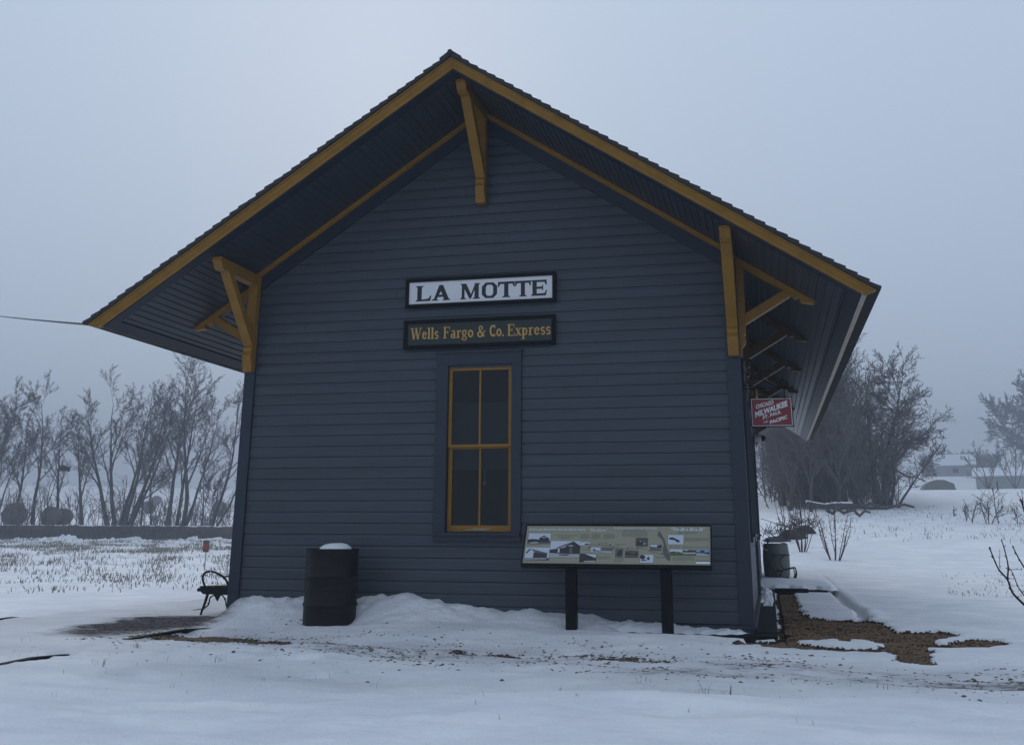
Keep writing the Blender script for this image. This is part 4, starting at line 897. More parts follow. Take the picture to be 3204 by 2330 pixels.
for yy in (12.33, 12.73):
    mb = MB(); mb.box((6.225, yy, .362), (6.739, yy+.04, .378)); mb.build('top_rail', M['iron'], rb)
mb = MB()
for k in range(4): mb.box((6.44+k*.095, 12.34, .035+k*.018), (6.50+k*.095, 12.76, .048+k*.018))
mb.build('seat', M['iron'], rb)
# rain barrel
br = root('rain_barrel', (6.44, 13.2, -.2), 'tall grey rain barrel with a black tap on its lid near the far wall', 'barrel')
mb = MB(); mb.lathe([(0, 0), (.262, 0), (.268, .02), (.285, .2), (.297, .42), (.292, .6), (.275, .8), (.272, .82), (.268, .838), (.25, .842), (.245, .825), (0, .825)], (6.445, 13.2, -.235), 44)
mb.build('barrel_body', M['barrel'], br, smooth=True)
mb = MB(); mb.tube([(6.28, 13.0, .59), (6.28, 13.0, .66)], .018, 8); mb.tube([(6.25, 13.0, .665), (6.32, 13.0, .665)], .016, 8); mb.tube([(6.28, 13.0, .67), (6.275, 13.0, .71)], .01, 6); mb.tube([(6.25, 13.0, .712), (6.30, 13.0, .712)], .014, 6); mb.build('tap', M['black'], br)
mb = MB(); mb.lathe([(0, 0), (.05, 0), (.05, .03), (0, .035)], (6.62, 13.05, .59), 14); mb.build('lid_cap', M['black'], br)
mb = MB(); mb.tube(smooth_pts([(6.14, 12.9, .64), (6.17, 12.9, .52), (6.23, 12.9, .46), (6.27, 12.95, .47)], 5), .009, 6); mb.build('hose', M['lampgrey'], br)

# overhead cable to the left eave
mb = MB(); A = Vector((-1.36, -1.28, 3.165)); Bc = Vector((-84.4, 86, 26.0)); pts = []
for k in range(25):
    t = k/24; p = A.lerp(Bc, t); p.z -= .25*4*t*(1-t); pts.append(p)
mb.tube(pts, .014, 5); o = mb.build('overhead_cable', M['black'], None); tag(o, 'thin black overhead cable running to the left eave tip', 'cable')

# marker post in the left field
p = spot(691, 33); mk = root('marker_post', tuple(p), 'short field marker with an orange-red plate on a thin grey post', 'marker')
mb = MB(); mb.tube([p-Vector((0, 0, .1)), p+Vector((0, 0, .62))], .018, 6); mb.build('post', M['metalshed'], mk)
z0 = p.z
mb = MB(); mb.box((p.x-.095, p.y-.03, z0+.50), (p.x+.095, p.y-.018, z0+.83)); mb.build('plate', M['plate_dark'], mk)
mb = MB(); mb.box((p.x-.085, p.y-.038, z0+.57), (p.x+.085, p.y-.031, z0+.75)); mb.build('reflector', M['orange'], mk)

# ------------------------------------------------------------------ gravel stones
def stones(name, pts, m, lo, hi, label=None):
    rr = random.Random(12); vs = []; fs = []
    base = [(1,0,0),(0,1,0),(-1,0,0),(0,-1,0),(.6,.6,.6),(-.6,.6,.65),(-.6,-.6,.6),(.6,-.6,.55),(0,0,1)]
    fcs = [(0,4,7),(1,5,4),(2,6,5),(3,7,6),(0,1,4),(1,2,5),(2,3,6),(3,0,7),(4,5,8),(5,6,8),(6,7,8),(7,4,8)]
    for x, y, z in pts:
        s_ = rr.uniform(lo, hi)**1; a = rr.uniform(0, 6.3); sx_, sy_, sz_ = s_*rr.uniform(.7, 1.3), s_*rr.uniform(.6, 1), s_*rr.uniform(.45, .85)
        o = len(vs); c_, d_ = math.cos(a), math.sin(a)
        for (u, v, w_) in base:
            u *= sx_*rr.uniform(.8, 1.2); v *= sy_*rr.uniform(.8, 1.2); w_ *= sz_
            vs.append((x+u*c_-v*d_, y+u*d_+v*c_, z+w_-.003))
        fs += [tuple(i+o for i in f) for f in fcs]
    m2 = MB(); m2.v = vs; m2.f = fs; m2.m = [0]*len(fs); o = m2.build(name, m, None); return tag(o, label, 'gravel', kind='stuff')
rg = np.random.RandomState(8)
cx_ = rg.uniform(5.7, 8.8, 70000); cy_ = -2.5+12*rg.uniform(0, 1, 70000)**1.5
gk = gravel_mask(cx_, cy_); ok = gk > .6; cx_, cy_ = cx_[ok], cy_[ok]
cz_ = height(cx_, cy_)-.035
stones('gravel', list(zip(cx_, cy_, cz_))[:19000], M['stone'], .005, .015, 'brown pebble gravel bared beside the station corner')
c2x = rg.uniform(-.1, 9.4, 90000); c2y = np.interp(c2x, [p[0] for p in TRAIL], [p[1] for p in TRAIL])+rg.normal(-.18, .62, 90000)
gk = gravel_mask(c2x, c2y); pat = np.clip(.5+1.4*vnoise(c2x, c2y*2.2, 2.2, 51)+1.0*vnoise(c2x, c2y*2, 6, 52)-.45, 0, 1)
keep = rg.uniform(0, 1, 90000) < np.clip(np.maximum((gk-.30)*.9, pat*.22*np.interp(c2x, [0, 1, 3, 5, 7, 9.3], [1.5, 1.3, .9, 1.2, .9, .8])), .016, .6)
c2x, c2y = c2x[keep], c2y[keep]; c2z = height(c2x, c2y)-.006
stones('gravel', list(zip(c2x, c2y, c2z)), M['stone_dark'], .007, .024, 'dark wet stones scattered on the snowy drive')

# ------------------------------------------------------------------ grass and weeds
def blades(mb, x, y, z, n_, h, spread, rr, w_=.004):
    for _ in range(n_):
        a = rr.uniform(0, 6.3); r = rr.uniform(0, spread); bx_, by = x+r*math.cos(a), y+r*math.sin(a); hh_ = h*rr.uniform(.4, 1.1)
        lx, ly = rr.gauss(0, .3)*hh_, rr.gauss(0, .3)*hh_; t = rr.uniform(0, PI); dx, dy = math.cos(t)*w_, math.sin(t)*w_
        mb.add([(bx_-dx, by-dy, z-.02), (bx_+dx, by+dy, z-.02), (bx_+lx*.5+dx*.7, by+ly*.5+dy*.7, z+hh_*.6), (bx_+lx*.5-dx*.7, by+ly*.5-dy*.7, z+hh_*.6), (bx_+lx*1.3, by+ly*1.3, z+hh_)], [(0, 1, 2, 3), (3, 2, 4)])
rr = random.Random(21); mb = MB()
for k in range(100):
    if k < 45: x = rr.uniform(-1.5, 3.2); y = rr.uniform(-4.6, -2.9)-.12*x
    elif k < 85: x = rr.uniform(4.8, 8.4); y = rr.uniform(-4.9, -3.7)
    else: x = rr.uniform(1, 7); y = rr.uniform(-6.2, -4.5)
    blades(mb, x, y, H(x, y), rr.choice((1, 1, 1, 2, 3)), .042, .03, rr, .0016)
for x, y, c_ in ((.75, -3.05, 14), (1.95, -3.75, 9), (1.2, -4.2, 5), (6.05, -4.9, 7), (5.9, -5.0, 4), (7.0, -3.9, 4)): blades(mb, x, y, H(x, y), c_, .07, .06, rr, .002)
tag(mb.build('lawn_grass', M['grassgreen'], None), 'sparse grass blades poking through the lawn snow', 'grass', kind='stuff')
mb = MB()
for k in range(5200):
    px = rr.uniform(-300, 1000); d = 21+57*rr.random()**.9
    if vnoise(px*.03, d*.25, 1, 5)+.5*vnoise(px*.1, d*.9, 1, 6) < .02+.2*(d < 26): continue
    p = spot(px, d); blades(mb, p.x, p.y, p.z, rr.choice((3, 5, 9)), .15 if d > 30 else .10, .7, rr, .006+d*.0002)
tag(mb.build('field_weeds', M['drygrass'], None), 'dead weeds and stubble across the snowy field on the left', 'weeds', kind='stuff')
mb = MB()
for k in range(380):
    px = rr.uniform(2420, 3260); d = 37+22*rr.random()
    if vnoise(px*.02, d*.2, 1, 6) < -.05: continue
    p = spot(px, d); blades(mb, p.x, p.y, p.z, rr.choice((3, 6)), .17, .45, rr, .009)
for k in range(120):
    px = rr.uniform(2900, 3230); d = rr.uniform(20, 27); p = spot(px, d); blades(mb, p.x, p.y, p.z, 3, .05, .1, rr, .006)
tag(mb.build('hillside_weeds', M['drygrass'], None), 'dead weeds dotting the snowy rise on the right', 'weeds', kind='stuff')

# ------------------------------------------------------------------ trees
def branch(tr, cr_, p, d, L, r, lev, rr, P):
    """grow a limb; limbs of level 0-1 go to the trunk mesh, finer ones to the crown mesh"""
    ns = 12 if lev == 0 else (6 if lev == 1 else 3 if lev < 4 else 2)
    pts = [p.copy()]; rs = [r]; q = p.copy(); dd = d.copy(); kink = P['kink']*(.75+.5*lev)
    for i in range(ns):
        dd = (dd+Vector((rr.gauss(0, kink), rr.gauss(0, kink), rr.gauss(0, kink*.5)+P['up']*(.05 if lev < 2 else .09)))).normalized()
        q = q+dd*(L/ns); pts.append(q.copy()); rs.append(max(r*(1-((i+1)/ns)**.8*(.93 if lev == 0 else .8)), P['rmin']*(2.6 if lev == 0 else 1)))
    (tr if lev < P['tl'] else cr_).tube(pts, rs, 7 if lev == 0 else (5 if lev == 1 else 3), cap=False)
    if lev >= P['levels']: return
    nb = P['nb'][lev]
    for k in range(nb):
        t = P['t0'][lev]+(1-P['t0'][lev])*(k+rr.random())/nb; t = min(t, .999); f_ = t*ns; i = int(f_); fr_ = f_-i
        bp = pts[i].lerp(pts[min(i+1, ns)], fr_); bd = (pts[min(i+1, ns)]-pts[i]).normalized()
        ax = Vector((rr.gauss(0, 1), rr.gauss(0, 1), rr.gauss(0, .4))); ax = (ax-bd*ax.dot(bd)).normalized()
        an = rad(P['ang'][lev]*rr.uniform(.65, 1.3)); nd = (bd*math.cos(an)+ax*math.sin(an)).normalized()
        Lb = L*P['lr'][lev]*rr.uniform(.6, 1.15)*(1.15-.55*t if lev == 0 else 1-.3*t)
        branch(tr, cr_, bp, nd, Lb, max(rs[i]*P['rr'][lev]*rr.uniform(.8, 1.1), P['rmin']), lev+1, rr, P)
DEF = dict(kink=.075, up=.6, levels=4, nb=(13, 8, 6, 4), t0=(.3, .15, .1, .1), ang=(34, 38, 42, 45), lr=(.42, .5, .5, .55), rr=(.62, .55, .55, .6), rmin=.009, tl=1)
def make_tree(name, loc, stems, seed, label, cat='tree', group=None, bark='bark', twig='twig', mesh_rot=0, **kw):
    P = dict(DEF); P.update(kw); rr = random.Random(seed); tr = MB(); cr_ = MB(); loc = Vector(loc)
    for (ox, oy, lx, ly, h, r) in stems:
        branch(tr, cr_, loc+Vector((ox, oy, -.25)), Vector((lx, ly, 1)).normalized(), h, r, 0, rr, P)
    rt_ = root(name, tuple(loc), label, cat, group)
    tr.build('trunk', M[bark], rt_, smooth=True); cr_.build('crown', M[twig], rt_)
    return rt_
# direction across the view, for leaning stems
ca, sa = math.cos(YAW), math.sin(YAW)
def lat_(px, v): a = YAW-math.atan((px-1614)/3198.47); return (v*math.cos(a), v*math.sin(a))
GL = 'bare trees along the field edge'
def left_tree(px, d, stems, seed, label, **kw):
    p = spot(px, d); p.z = max(p.z, 1.0)
    st = []
    for (off, lean, depth, h, r) in stems:
        ox, oy = lat_(px, off); lx, ly = lat_(px, lean); st.append((ox, oy-depth*.3, lx, ly+depth, h, r))
    q = dict(FAN); q.update(kw); return make_tree('bare_tree', p, st, seed, label, group=GL, **q)
FAN = dict(nb=(9, 8, 7, 5), t0=(.30, .2, .12, .1), ang=(31, 34, 38, 42), lr=(.46, .48, .44, .5), up=.7, kink=.06)
left_tree(8, 84, [(0, .08, .1, 9.13, 0.156), (.5, .25, -.1, 7.88, 0.109)], 1, 'bare twin-stemmed tree at the left edge of the photo')
left_tree(92, 85, [(0, .12, 0, 6.97, 0.156)], 2, 'bare tree with a thick shaggy crown behind the round bale')
left_tree(163, 84, [(0, -.13, 0, 8.96, 0.172)], 3, 'tall slim bare tree with one straight trunk rising clear of its neighbours')
left_tree(192, 83, [(0, .06, 0, 4.07, .07)], 4, 'small young bare tree, shortest of the field edge row', levels=3, nb=(7, 6, 4))
left_tree(237, 85, [(0, .02, 0, 7.30, 0.156)], 5, 'bare tree holding a dark nest on its straight trunk')
left_tree(312, 84, [(0, -.15, 0, 6.89, 0.172)], 6, 'bare tree leaning left with a low spreading limb')
left_tree(425, 84, [(-.7, -.40, .1, 8.63, 0.203), (-.3, -.16, -.1, 9.30, 0.203), (0, .0, .15, 8.96, 0.172), (.2, .14, 0, 9.30, 0.187), (.5, .30, .05, 9.30, 0.218), (.6, .42, -.1, 7.97, 0.156)], 7, 'broad bare tree fanning into many stems from one stout base')
left_tree(600, 84, [(-.7, -.10, 0, 10.96, 0.195), (-.1, -.02, .1, 10.46, 0.172), (.3, .20, -.1, 11.12, 0.211), (.5, .12, .1, 9.54, 0.140)], 8, 'tallest bare tree of the row with four long bare stems')
left_tree(700, 86, [(0, .22, 0, 10.79, 0.172), (.2, .55, .1, 7.47, 0.117)], 9, 'bare tree reaching up to the left eave beside the station corner')
left_tree(672, 83, [(0, .05, 0, 4.65, 0.086), (.6, .15, .1, 4.15, 0.070)], 10, 'low tangled bare tree just left of the station corner')
left_tree(48, 90, [(0, .2, 0, 7.64, 0.094), (-1.2, -.1, .1, 7.05, 0.094)], 11, 'pale thin bare tree behind the leftmost trunks')
left_tree(520, 92, [(0, -.1, 0, 6.64, 0.101), (1, .2, 0, 5.81, 0.078)], 12, 'pale bare tree standing back between the two broad clumps')
# undergrowth along the bank
mb = MB(); mb2 = MB(); rr = random.Random(77)
for k in range(560):
    px = rr.uniform(-400, 1150); d = rr.uniform(81.5, 90); p = spot(px, d); h = rr.uniform(.5, 2.6)*(1 if rr.random() < .8 else 1.6)
    Pq = dict(DEF); Pq.update(levels=2, nb=(5, 3), t0=(.2, .2), ang=(40, 45), lr=(.5, .5), kink=.14, tl=0)
    branch(mb, mb, Vector((p.x, p.y, p.z-.1)), Vector((rr.gauss(0, .25), rr.gauss(0, .25), 1)).normalized(), h, .025, 0, rr, Pq)
for k in range(420):
    px = rr.uniform(-400, 1150); a_ = -YAW+math.atan((px-1614)/3198.47); d = rr.uniform(78.6, 80.4); zz = float(np.interp(d, [78.4, 79.6, 80.6], [.2, .75, 1.17]))
    blades(mb, CAM.x+math.sin(a_)*d, CAM.y+math.cos(a_)*d, zz-.05, 5, .45, .6, rr, .02)
tag(mb.build('undergrowth', M['twig'], None), 'tangled bare undergrowth along the top of the dark bank', 'undergrowth', kind='stuff')
# dark bank below the trees: an arc of earth
mb = MB(); vs = []; fs = []; nn = 350
for i in range(nn+1):
    px = -700+1900*i/nn; a = -YAW+math.atan((px-1614)/3198.47)
    e = float(vnoise(px*.02, 0, 1, 4)); e2 = 2.6*float(vnoise(px*.1, 3, 1, 5))+1.5*float(vnoise(px*.33, 3, 1, 8))
    hump = .42*math.exp(-((px-255)/42)**2)+.10*math.exp(-((px-690)/30)**2)
    for d, z in ((77.6, -.3), (78.4, .20+hump+.30*e+.10*e2), (79.6, .75+.06*e), (80.6, 1.17+.04*e2), (83, 1.22), (84, .8)):
        vs.append((CAM.x+math.sin(a)*d, CAM.y+math.cos(a)*d, z))
for i in range(nn):
    for j in range(5): fs.append((i*6+j, (i+1)*6+j, (i+1)*6+j+1, i*6+j+1))
mb.add(vs, fs); mb.m = [1 if k % 5 == 0 or k % 5 >= 3 else 0 for k in range(len(fs))]
tag(mb.build('embankment', [M['earth'], M['snowcap']], None, smooth=True), kind='structure')
# bales
def bale(px, d, r, label, cap=False, wob=0):
    p = spot(px, d); p.z = max(p.z, 1.0) if d < 90 else p.z
    a = YAW-math.atan((px-1614)/3198.47); rt_ = root('hay_bale', tuple(p), label, 'hay bale', 'round hay bales among the trees')
    mb = MB(); ax = Vector((math.sin(a)*-1, math.cos(a), 0)); sd_ = Vector((math.cos(a), math.sin(a), 0)); vs = []; fs = []; n_ = 28
    for t, rr_ in ((-.75, .0), (-.75, .93), (-.62, 1), (.62, 1), (.75, .93), (.75, 0)):
        for k in range(n_):
            th = 2*PI*k/n_; q = r*rr_*(1+.03*math.sin(3*th+px)); vs.append(p+ax*t+sd_*(q*math.cos(th))+Vector((0, 0, r*.92+q*math.sin(th)*.95)))
    for j in range(5):
        for k in range(n_): fs.append((j*n_+k, j*n_+(k+1) % n_, (j+1)*n_+(k+1) % n_, (j+1)*n_+k))
    mb.add(vs, fs); mb.build('bale_body', M['hay'], rt_, smooth=True)
    if cap:
        mb = MB(); vs = []; fs = []
        for t in (-.76, .76):
            for k in range(9):
                th = PI*(.2+.6*k/8); vs.append(p+ax*t+sd_*(r*1.02*math.cos(th))+Vector((0, 0, r*.92+r*.95*math.sin(th)))); vs.append(p+ax*t+sd_*(r*1.0*math.cos(th))+Vector((0, 0, r*.92+r*.95*math.sin(th)+.10)))
        for k in range(8): fs += [(2*k, 2*k+2, 2*k+3, 2*k+1), (18+2*k+1, 18+2*k+3, 18+2*k+2, 18+2*k), (2*k+1, 2*k+3, 18+2*k+3, 18+2*k+1)]
        mb.add(vs, fs); mb.build('snow_cover', M['shedroof'], rt_)
bale(103, 83.5, .86, 'large dark round bale nearest the left edge'); bale(215, 84, .72, 'round bale beside the trunk with the nest'); bale(252, 84.6, .66, 'round bale touching the one beside the nest tree')
bale(509, 150, .90, 'round bale far beyond the wooden post'); bale(527, 205, .9, 'palest round bale, farthest up the foggy field'); bale(722, 140, .95, 'snow-capped round bale beside the station corner', cap=True)
for px, d, h, lab in ((487, 82.5, 2.4, 'grey wooden post standing between the two broad clumps'), (39, 83, .85, 'short grey fence post at the left edge of the bank')):
    p = spot(px, d); p.z = max(p.z, 1.0); m2 = MB(); m2.tube([(p.x, p.y, p.z-.2), (p.x+.03, p.y, p.z+h*.5), (p.x-.02, p.y, p.z+h)], [.09, .085, .07], 8)
    tag(m2.build('wooden_post', M['bark'], None), lab, 'post')
p = spot(237, 85); m2 = MB()
# nest: small twig ball resting in the tree
rr = random.Random(3)
for k in range(60):
    a = rr.uniform(0, 6.3); b = rr.uniform(-.6, .6); c0 = Vector((p.x, p.y, p.z+4.1)); u = Vector((math.cos(a), math.sin(a), b)).normalized()*.28; v = Vector((-math.sin(a), math.cos(a), rr.gauss(0, .3)))*.3
    m2.tube([c0+u-v, c0+u*1.1, c0+u+v], .025, 3)
tag(m2.build('bird_nest', M['bark'], None), 'dark twig nest on the trunk of a bare tree', 'nest')

# ---- woods on the right
GR = 'bare trees of the right-hand wood'
def right_tree(px, d, stems, seed, label, nm='bare_tree', grp=GR, **kw):
    p = spot(px, d); st = []
    for (off, lean, depth, h, r) in stems:
        ox, oy = lat_(px, off); lx, ly = lat_(px, lean); st.append((ox, oy, lx, ly+depth, h, r))
    return make_tree(nm, p, st, seed, label, group=grp, **kw)
right_tree(2738, 60, [(0, .02, 0, 6.9, .27)], 31, 'largest tree of the wood, dark trunk with wide spreading limbs', nb=(18, 12, 9, 5), t0=(.2, .15, .1, .1), ang=(52, 42, 42, 44), lr=(.58, .5, .48, .5), up=.45, kink=.085)
right_tree(2716, 60.8, [(0, -.16, 0, 7.7, .20)], 32, 'tall tree leaning left, twin of the largest trunk', nb=(9, 6, 5, 3), t0=(.35, .15, .1, .1), lr=(.36, .5, .5, .5), ang=(40, 42, 45, 45))
right_tree(2750, 58.5, [(0, .38, -.1, 5.2, .11), (.3, .75, 0, 4.4, .08)], 33, 'low limb-like tree reaching out right over the snow', nb=(10, 7, 5, 3), t0=(.25, .15, .1, .1), ang=(48, 45, 45, 45), lr=(.4, .5, .5, .5), kink=.12)
desc = ['slim grey trunk above the fallen log', 'crooked trunk left of the leaning pair', 'thin trunk with its crown against the eave end', 'dark double trunk behind the shrubs', 'thin straight trunk above the rain barrel', 'forked tree half hidden by the hanging sign', 'short bushy tree beside the station wall', 'thin tree seen under the hanging sign', 'pale tall tree behind the forked one', 'dense-crowned tree behind the log pile', 'bent thin tree over the brush pile', 'young tree close behind the berry shrub', 'twiggy tree filling the gap under the eave', 'tall back tree with its crown above the roof edge']
for i, (px, d, h, r, ln) in enumerate(((2655, 58, 9.0, .15, .0), (2620, 62, 8.6, .17, -.05), (2590, 64, 9.8, .14, .05), (2560, 60, 8.2, .18, .08), (2520, 58, 7.6, .13, -.04), (2490, 62, 8.8, .16, .06), (2430, 60, 7.0, .15, .0), (2455, 66, 8.6, .14, .05), (2475, 70, 9.3, .14, -.05), (2545, 68, 9.6, .17, .03), (2450, 55, 5.8, .1, .15), (2600, 54, 5.6, .1, -.06), (2510, 54, 6.0, .1, .1), (2640, 70, 10.2, .16, .02))):
    h *= .84; st = [(0, ln, 0, h, r)]
    if i in (3, 5): st.append((.4, ln+.12, .1, h*.9, r*.8))
    right_tree(px, d, st, 40+i, desc[i]+' in the wood', nb=(11, 8, 6, 4), t0=(.2, .15, .1, .1), ang=(30, 36, 40, 42), lr=(.52, .5, .45, .5), kink=.09)
mb = MB(); rr = random.Random(99)
for k in range(430):
    px = rr.triangular(2360, 2790, 2480); d = rr.uniform(56, 78); p = spot(px, d)
    hmax = np.interp(px, [2360, 2500, 2620, 2700, 2780], [6.5, 7.5, 7.0, 5, 2.2]); h = rr.uniform(.3, 1.1)**1.3*hmax
    Pq = dict(DEF); Pq.update(levels=2, nb=(18, 6), t0=(.1, .15), ang=(45, 45), lr=(.3, .5), kink=.13, tl=0, rmin=.009)
    branch(mb, mb, Vector((p.x, p.y, p.z-.1)), Vector((rr.gauss(0, .15), rr.gauss(0, .15), 1)).normalized(), h, .022, 0, rr, Pq)
tag(mb.build('thicket', M['twig'], None), 'dense bare thicket filling the wood on the right', 'thicket', kind='stuff')
# fallen logs with snow
def log(px0, px1, d, zoff, r, label, cap):
    a = spot(px0, d); b = spot(px1, d+2); a.z += zoff; b.z += zoff*.6; rt_ = root('fallen_log', tuple(a), label, 'log', 'fallen logs at the wood edge')
    rr = random.Random(int(px0)); pts = [a.lerp(b, t/8)+Vector((0, 0, rr.gauss(0, .07))) for t in range(9)]
    mb = MB(); mb.tube(pts, [r*(1-.05*k) for k in range(9)], 8)
    for k in range(2, 8, 2): mb.tube([pts[k], pts[k]+Vector((rr.uniform(-.3, .3), -.2, rr.uniform(.1, .5)))], [r*.3, r*.1], 5)
    mb.build('log_body', M['bark'], rt_, smooth=True)
    if cap: mb = MB(); mb.tube([q+Vector((0, 0, r*.75)) for q in pts[:6]], r*.5, 6); mb.build('snow_cover', M['snowcap'], rt_, smooth=True)
log(2500, 2720, 50, .60, .10, 'long fallen log with snow along its top in front of the wood', True)
log(2600, 2825, 52, .30, .09, 'dark fallen log below the largest tree', False)
log(2560, 2690, 48, .28, .08, 'short tilted log lying under the long snowy one', False)
log(2750, 2868, 58, 2.1, .05, 'thin broken bough hanging to the right of the largest tree', False)
# dark mounds
def mound(px, d, wd_, h, label, seed):
    p = spot(px, d); mb = MB(); rr = random.Random(seed); vs = []; fs = []; ph = [rr.uniform(0, 6) for _ in range(5)]; n_, m_ = 32, 9
    for j in range(m_+1):
        el = PI/2*j/m_
        for k in range(n_):
            th = 2*PI*k/n_; q = 1+.12*math.sin(3*th+ph[0])+.08*math.sin(5*th+ph[1]+el*3); vs.append((p.x+wd_/2*q*math.cos(el)*math.cos(th), p.y+wd_/2.5*q*math.cos(el)*math.sin(th), p.z-.15+h*(1+.1*math.sin(4*th+ph[2]))*math.sin(el)))
    for j in range(m_):
        for k in range(n_): fs.append((j*n_+k, j*n_+(k+1) % n_, (j+1)*n_+(k+1) % n_, (j+1)*n_+k))
    mb.add(vs, fs)
    for k in range(40):
        a = rr.uniform(0, 6.3); q = rr.uniform(.3, 1); c0 = Vector((p.x+wd_/2*q*math.cos(a), p.y+wd_/2.5*q*math.sin(a), p.z+h*math.sqrt(max(0, 1-q*q))))
        mb.tube([c0, c0+Vector((rr.gauss(0, .25), rr.gauss(0, .2), rr.uniform(.05, .4)))], .012, 3)
    tag(mb.build('brush_pile', M['earth'], None, smooth=False), label, 'brush pile', 'brush piles by the wood')
mound(2400, 37, 1.1, .28, 'dark brush pile beside the rain barrel, partly behind the wall', 1); mound(2448, 38, 1.1, .42, 'middle dark brush pile behind the shrubs', 2); mound(2490, 40, .8, .40, 'dark brush pile under the trunks, right of the others', 3)
# berry shrubs
def shrub(px, d, n_, h, spread, seed, label, base_r=.15):
    p = spot(px, d); rr = random.Random(seed); rt_ = root('berry_shrub', tuple(p), label, 'shrub', 'bare berry shrubs on the snow'); mb = MB(); bb = MB()
    for k in range(n_):
        t = (k+.5)/n_*2-1; lx, ly = lat_(px, t*spread+rr.gauss(0, .08)); q = p+Vector((lx*.25, ly*.25+rr.gauss(0, .08), -.05)); L = h*rr.uniform(.65, 1.1)*(1-.25*abs(t))
        d_ = Vector((lx, ly+rr.gauss(0, .2), 1)).normalized(); pts = [q.copy()]; ns = 8
        for i in range(ns):
            d_ = (d_+Vector((rr.gauss(0, .06), rr.gauss(0, .06), .07))).normalized(); q = q+d_*L/ns; pts.append(q.copy())
            if i > 1:
                for _ in range(2):
                    s_ = q+Vector((rr.gauss(0, .05), rr.gauss(0, .05), rr.uniform(.0, .08))); mb.tube([q, s_], .0045, 3, cap=False)
                    r_ = rr.uniform(.009, .018); bb.add([s_+Vector(v)*r_ for v in ((1,0,0),(-1,0,0),(0,1,0),(0,-1,0),(0,0,1),(0,0,-1))], [(0,2,4),(2,1,4),(1,3,4),(3,0,4),(2,0,5),(1,2,5),(3,1,5),(0,3,5)])
        mb.tube(pts, [.012*(1-.09*i)+.002 for i in range(ns+1)], 5)
    mb.build('stems', M['shrubtwig'], rt_); bb.build('berries', M['hay'], rt_)
shrub(2572, 32, 13, 1.75, .55, 1, 'bare berry shrub with a fan of separate stems, nearest the path')
shrub(2476, 34, 14, 2.2, .45, 2, 'bare berry shrub directly behind the rain barrel')
shrub(2436, 37, 8, 2.4, .3, 3, 'tall bare shrub between the station wall and the brush piles')
# saplings on the rise
for i, (px, d, h) in enumerate(((2941, 50, .55), (2984, 47, .85), (2996, 46, .95), (3047, 45.5, 1.15), (3078, 46, 1.75), (3168, 45, 1.35), (3132, 46, .8), (2985, 55, .5))):
    lab = ['tiny sapling farthest left on the snowy rise', 'thin upright sapling left of the middle of the rise', 'wispy sapling with bowed twigs on the rise', 'bushy many-stemmed sapling beside the biggest one', 'biggest sapling on the rise with a wide forked crown', 'upright sapling near the right edge of the photo', 'faint thin sapling between the two bigger ones', 'small tuft-like sapling highest up the rise'][i]
    right_tree(px, d, [(0, 0, 0, h, .03)] if i != 3 else [(0, -.25, 0, h, .02), (0, 0, 0, h, .02), (0, .25, 0, h, .02)], 60+i, lab, nm='sapling', grp='saplings on the snowy rise', nb=(7, 5, 0, 0), levels=2, t0=(.25, .2, .1, .1), ang=(45, 45, 45, 45), lr=(.6, .5, .5, .5), rmin=.007, kink=.12)
# near twigs reaching in from the right
ns_ = root('bare_sapling', (7.72, -5.9, H(7.72, -5.9)), 'dark bare sapling close by, twigs entering at the right edge', 'sapling'); gz = H(7.72, -5.9)
mb = MB(); mb.tube(smooth_pts([(7.72, -5.9, gz-.05), (7.70, -5.96, gz+.25), (7.67, -6.0, .28), (7.63, -6.032, .378)], 4), [.014]*13, 7); mb.tube(smooth_pts([(7.72, -5.9, gz), (7.76, -5.9, .1), (7.70, -5.95, .38), (7.631, -5.97, .532)], 4), [.011]*13, 6)
mb.tube(smooth_pts([(7.74, -5.9, gz), (7.80, -5.95, .2), (7.74, -6.0, .55), (7.644, -6.029, .743)], 4), [.010]*13, 6); mb.build('trunk', M['black'], ns_, smooth=True)
TW = [[(7.63,-6.032,.378),(7.529,-6.085,.474),(7.478,-6.114,.53),(7.458,-6.136,.59),(7.417,-6.161,.643),(7.383,-6.197,.736)], [(7.458,-6.136,.59),(7.465,-6.153,.657),(7.453,-6.178,.73),(7.442,-6.193,.773)],
      [(7.66,-6.0,.36),(7.593,-6.006,.441),(7.544,-6.039,.514),(7.518,-6.058,.555),(7.495,-6.083,.622),(7.479,-6.092,.642)], [(7.463,-6.144,.623),(7.474,-6.146,.637),(7.528,-6.133,.638)], [(7.427,-6.159,.643),(7.425,-6.163,.656),(7.43,-6.181,.723)],
      [(7.631,-5.97,.532),(7.564,-6.02,.647),(7.538,-6.04,.695),(7.517,-6.059,.742)], [(7.644,-6.029,.743),(7.581,-6.097,.926),(7.572,-6.11,.96),(7.567,-6.113,.966)]]
rr = random.Random(5)
for i, P in enumerate(TW):
    mb = MB(); r0 = (.0068, .0042, .004, .0018, .002, .005, .0048)[i]; pp = smooth_pts(P, 4); mb.tube(pp, [r0*(1-.55*k/len(pp)) for k in range(len(pp))], 6)
    for k in range(3, len(pp)-1, 3):
        q = Vector(pp[k]); e = q+Vector((rr.choice((-1, 1))*.010, 0, .008)); mb.tube([q, e], [r0*.7, r0*.25], 4)
    q = Vector(pp[-1]); m3 = MB(); m3.lathe([(0, -.006), (r0*.8, -.002), (r0*.7, .004), (0, .009)], tuple(q), 6); mb.add(m3.v, m3.f)
    mb.build('twig', M['black'], ns_, smooth=True)
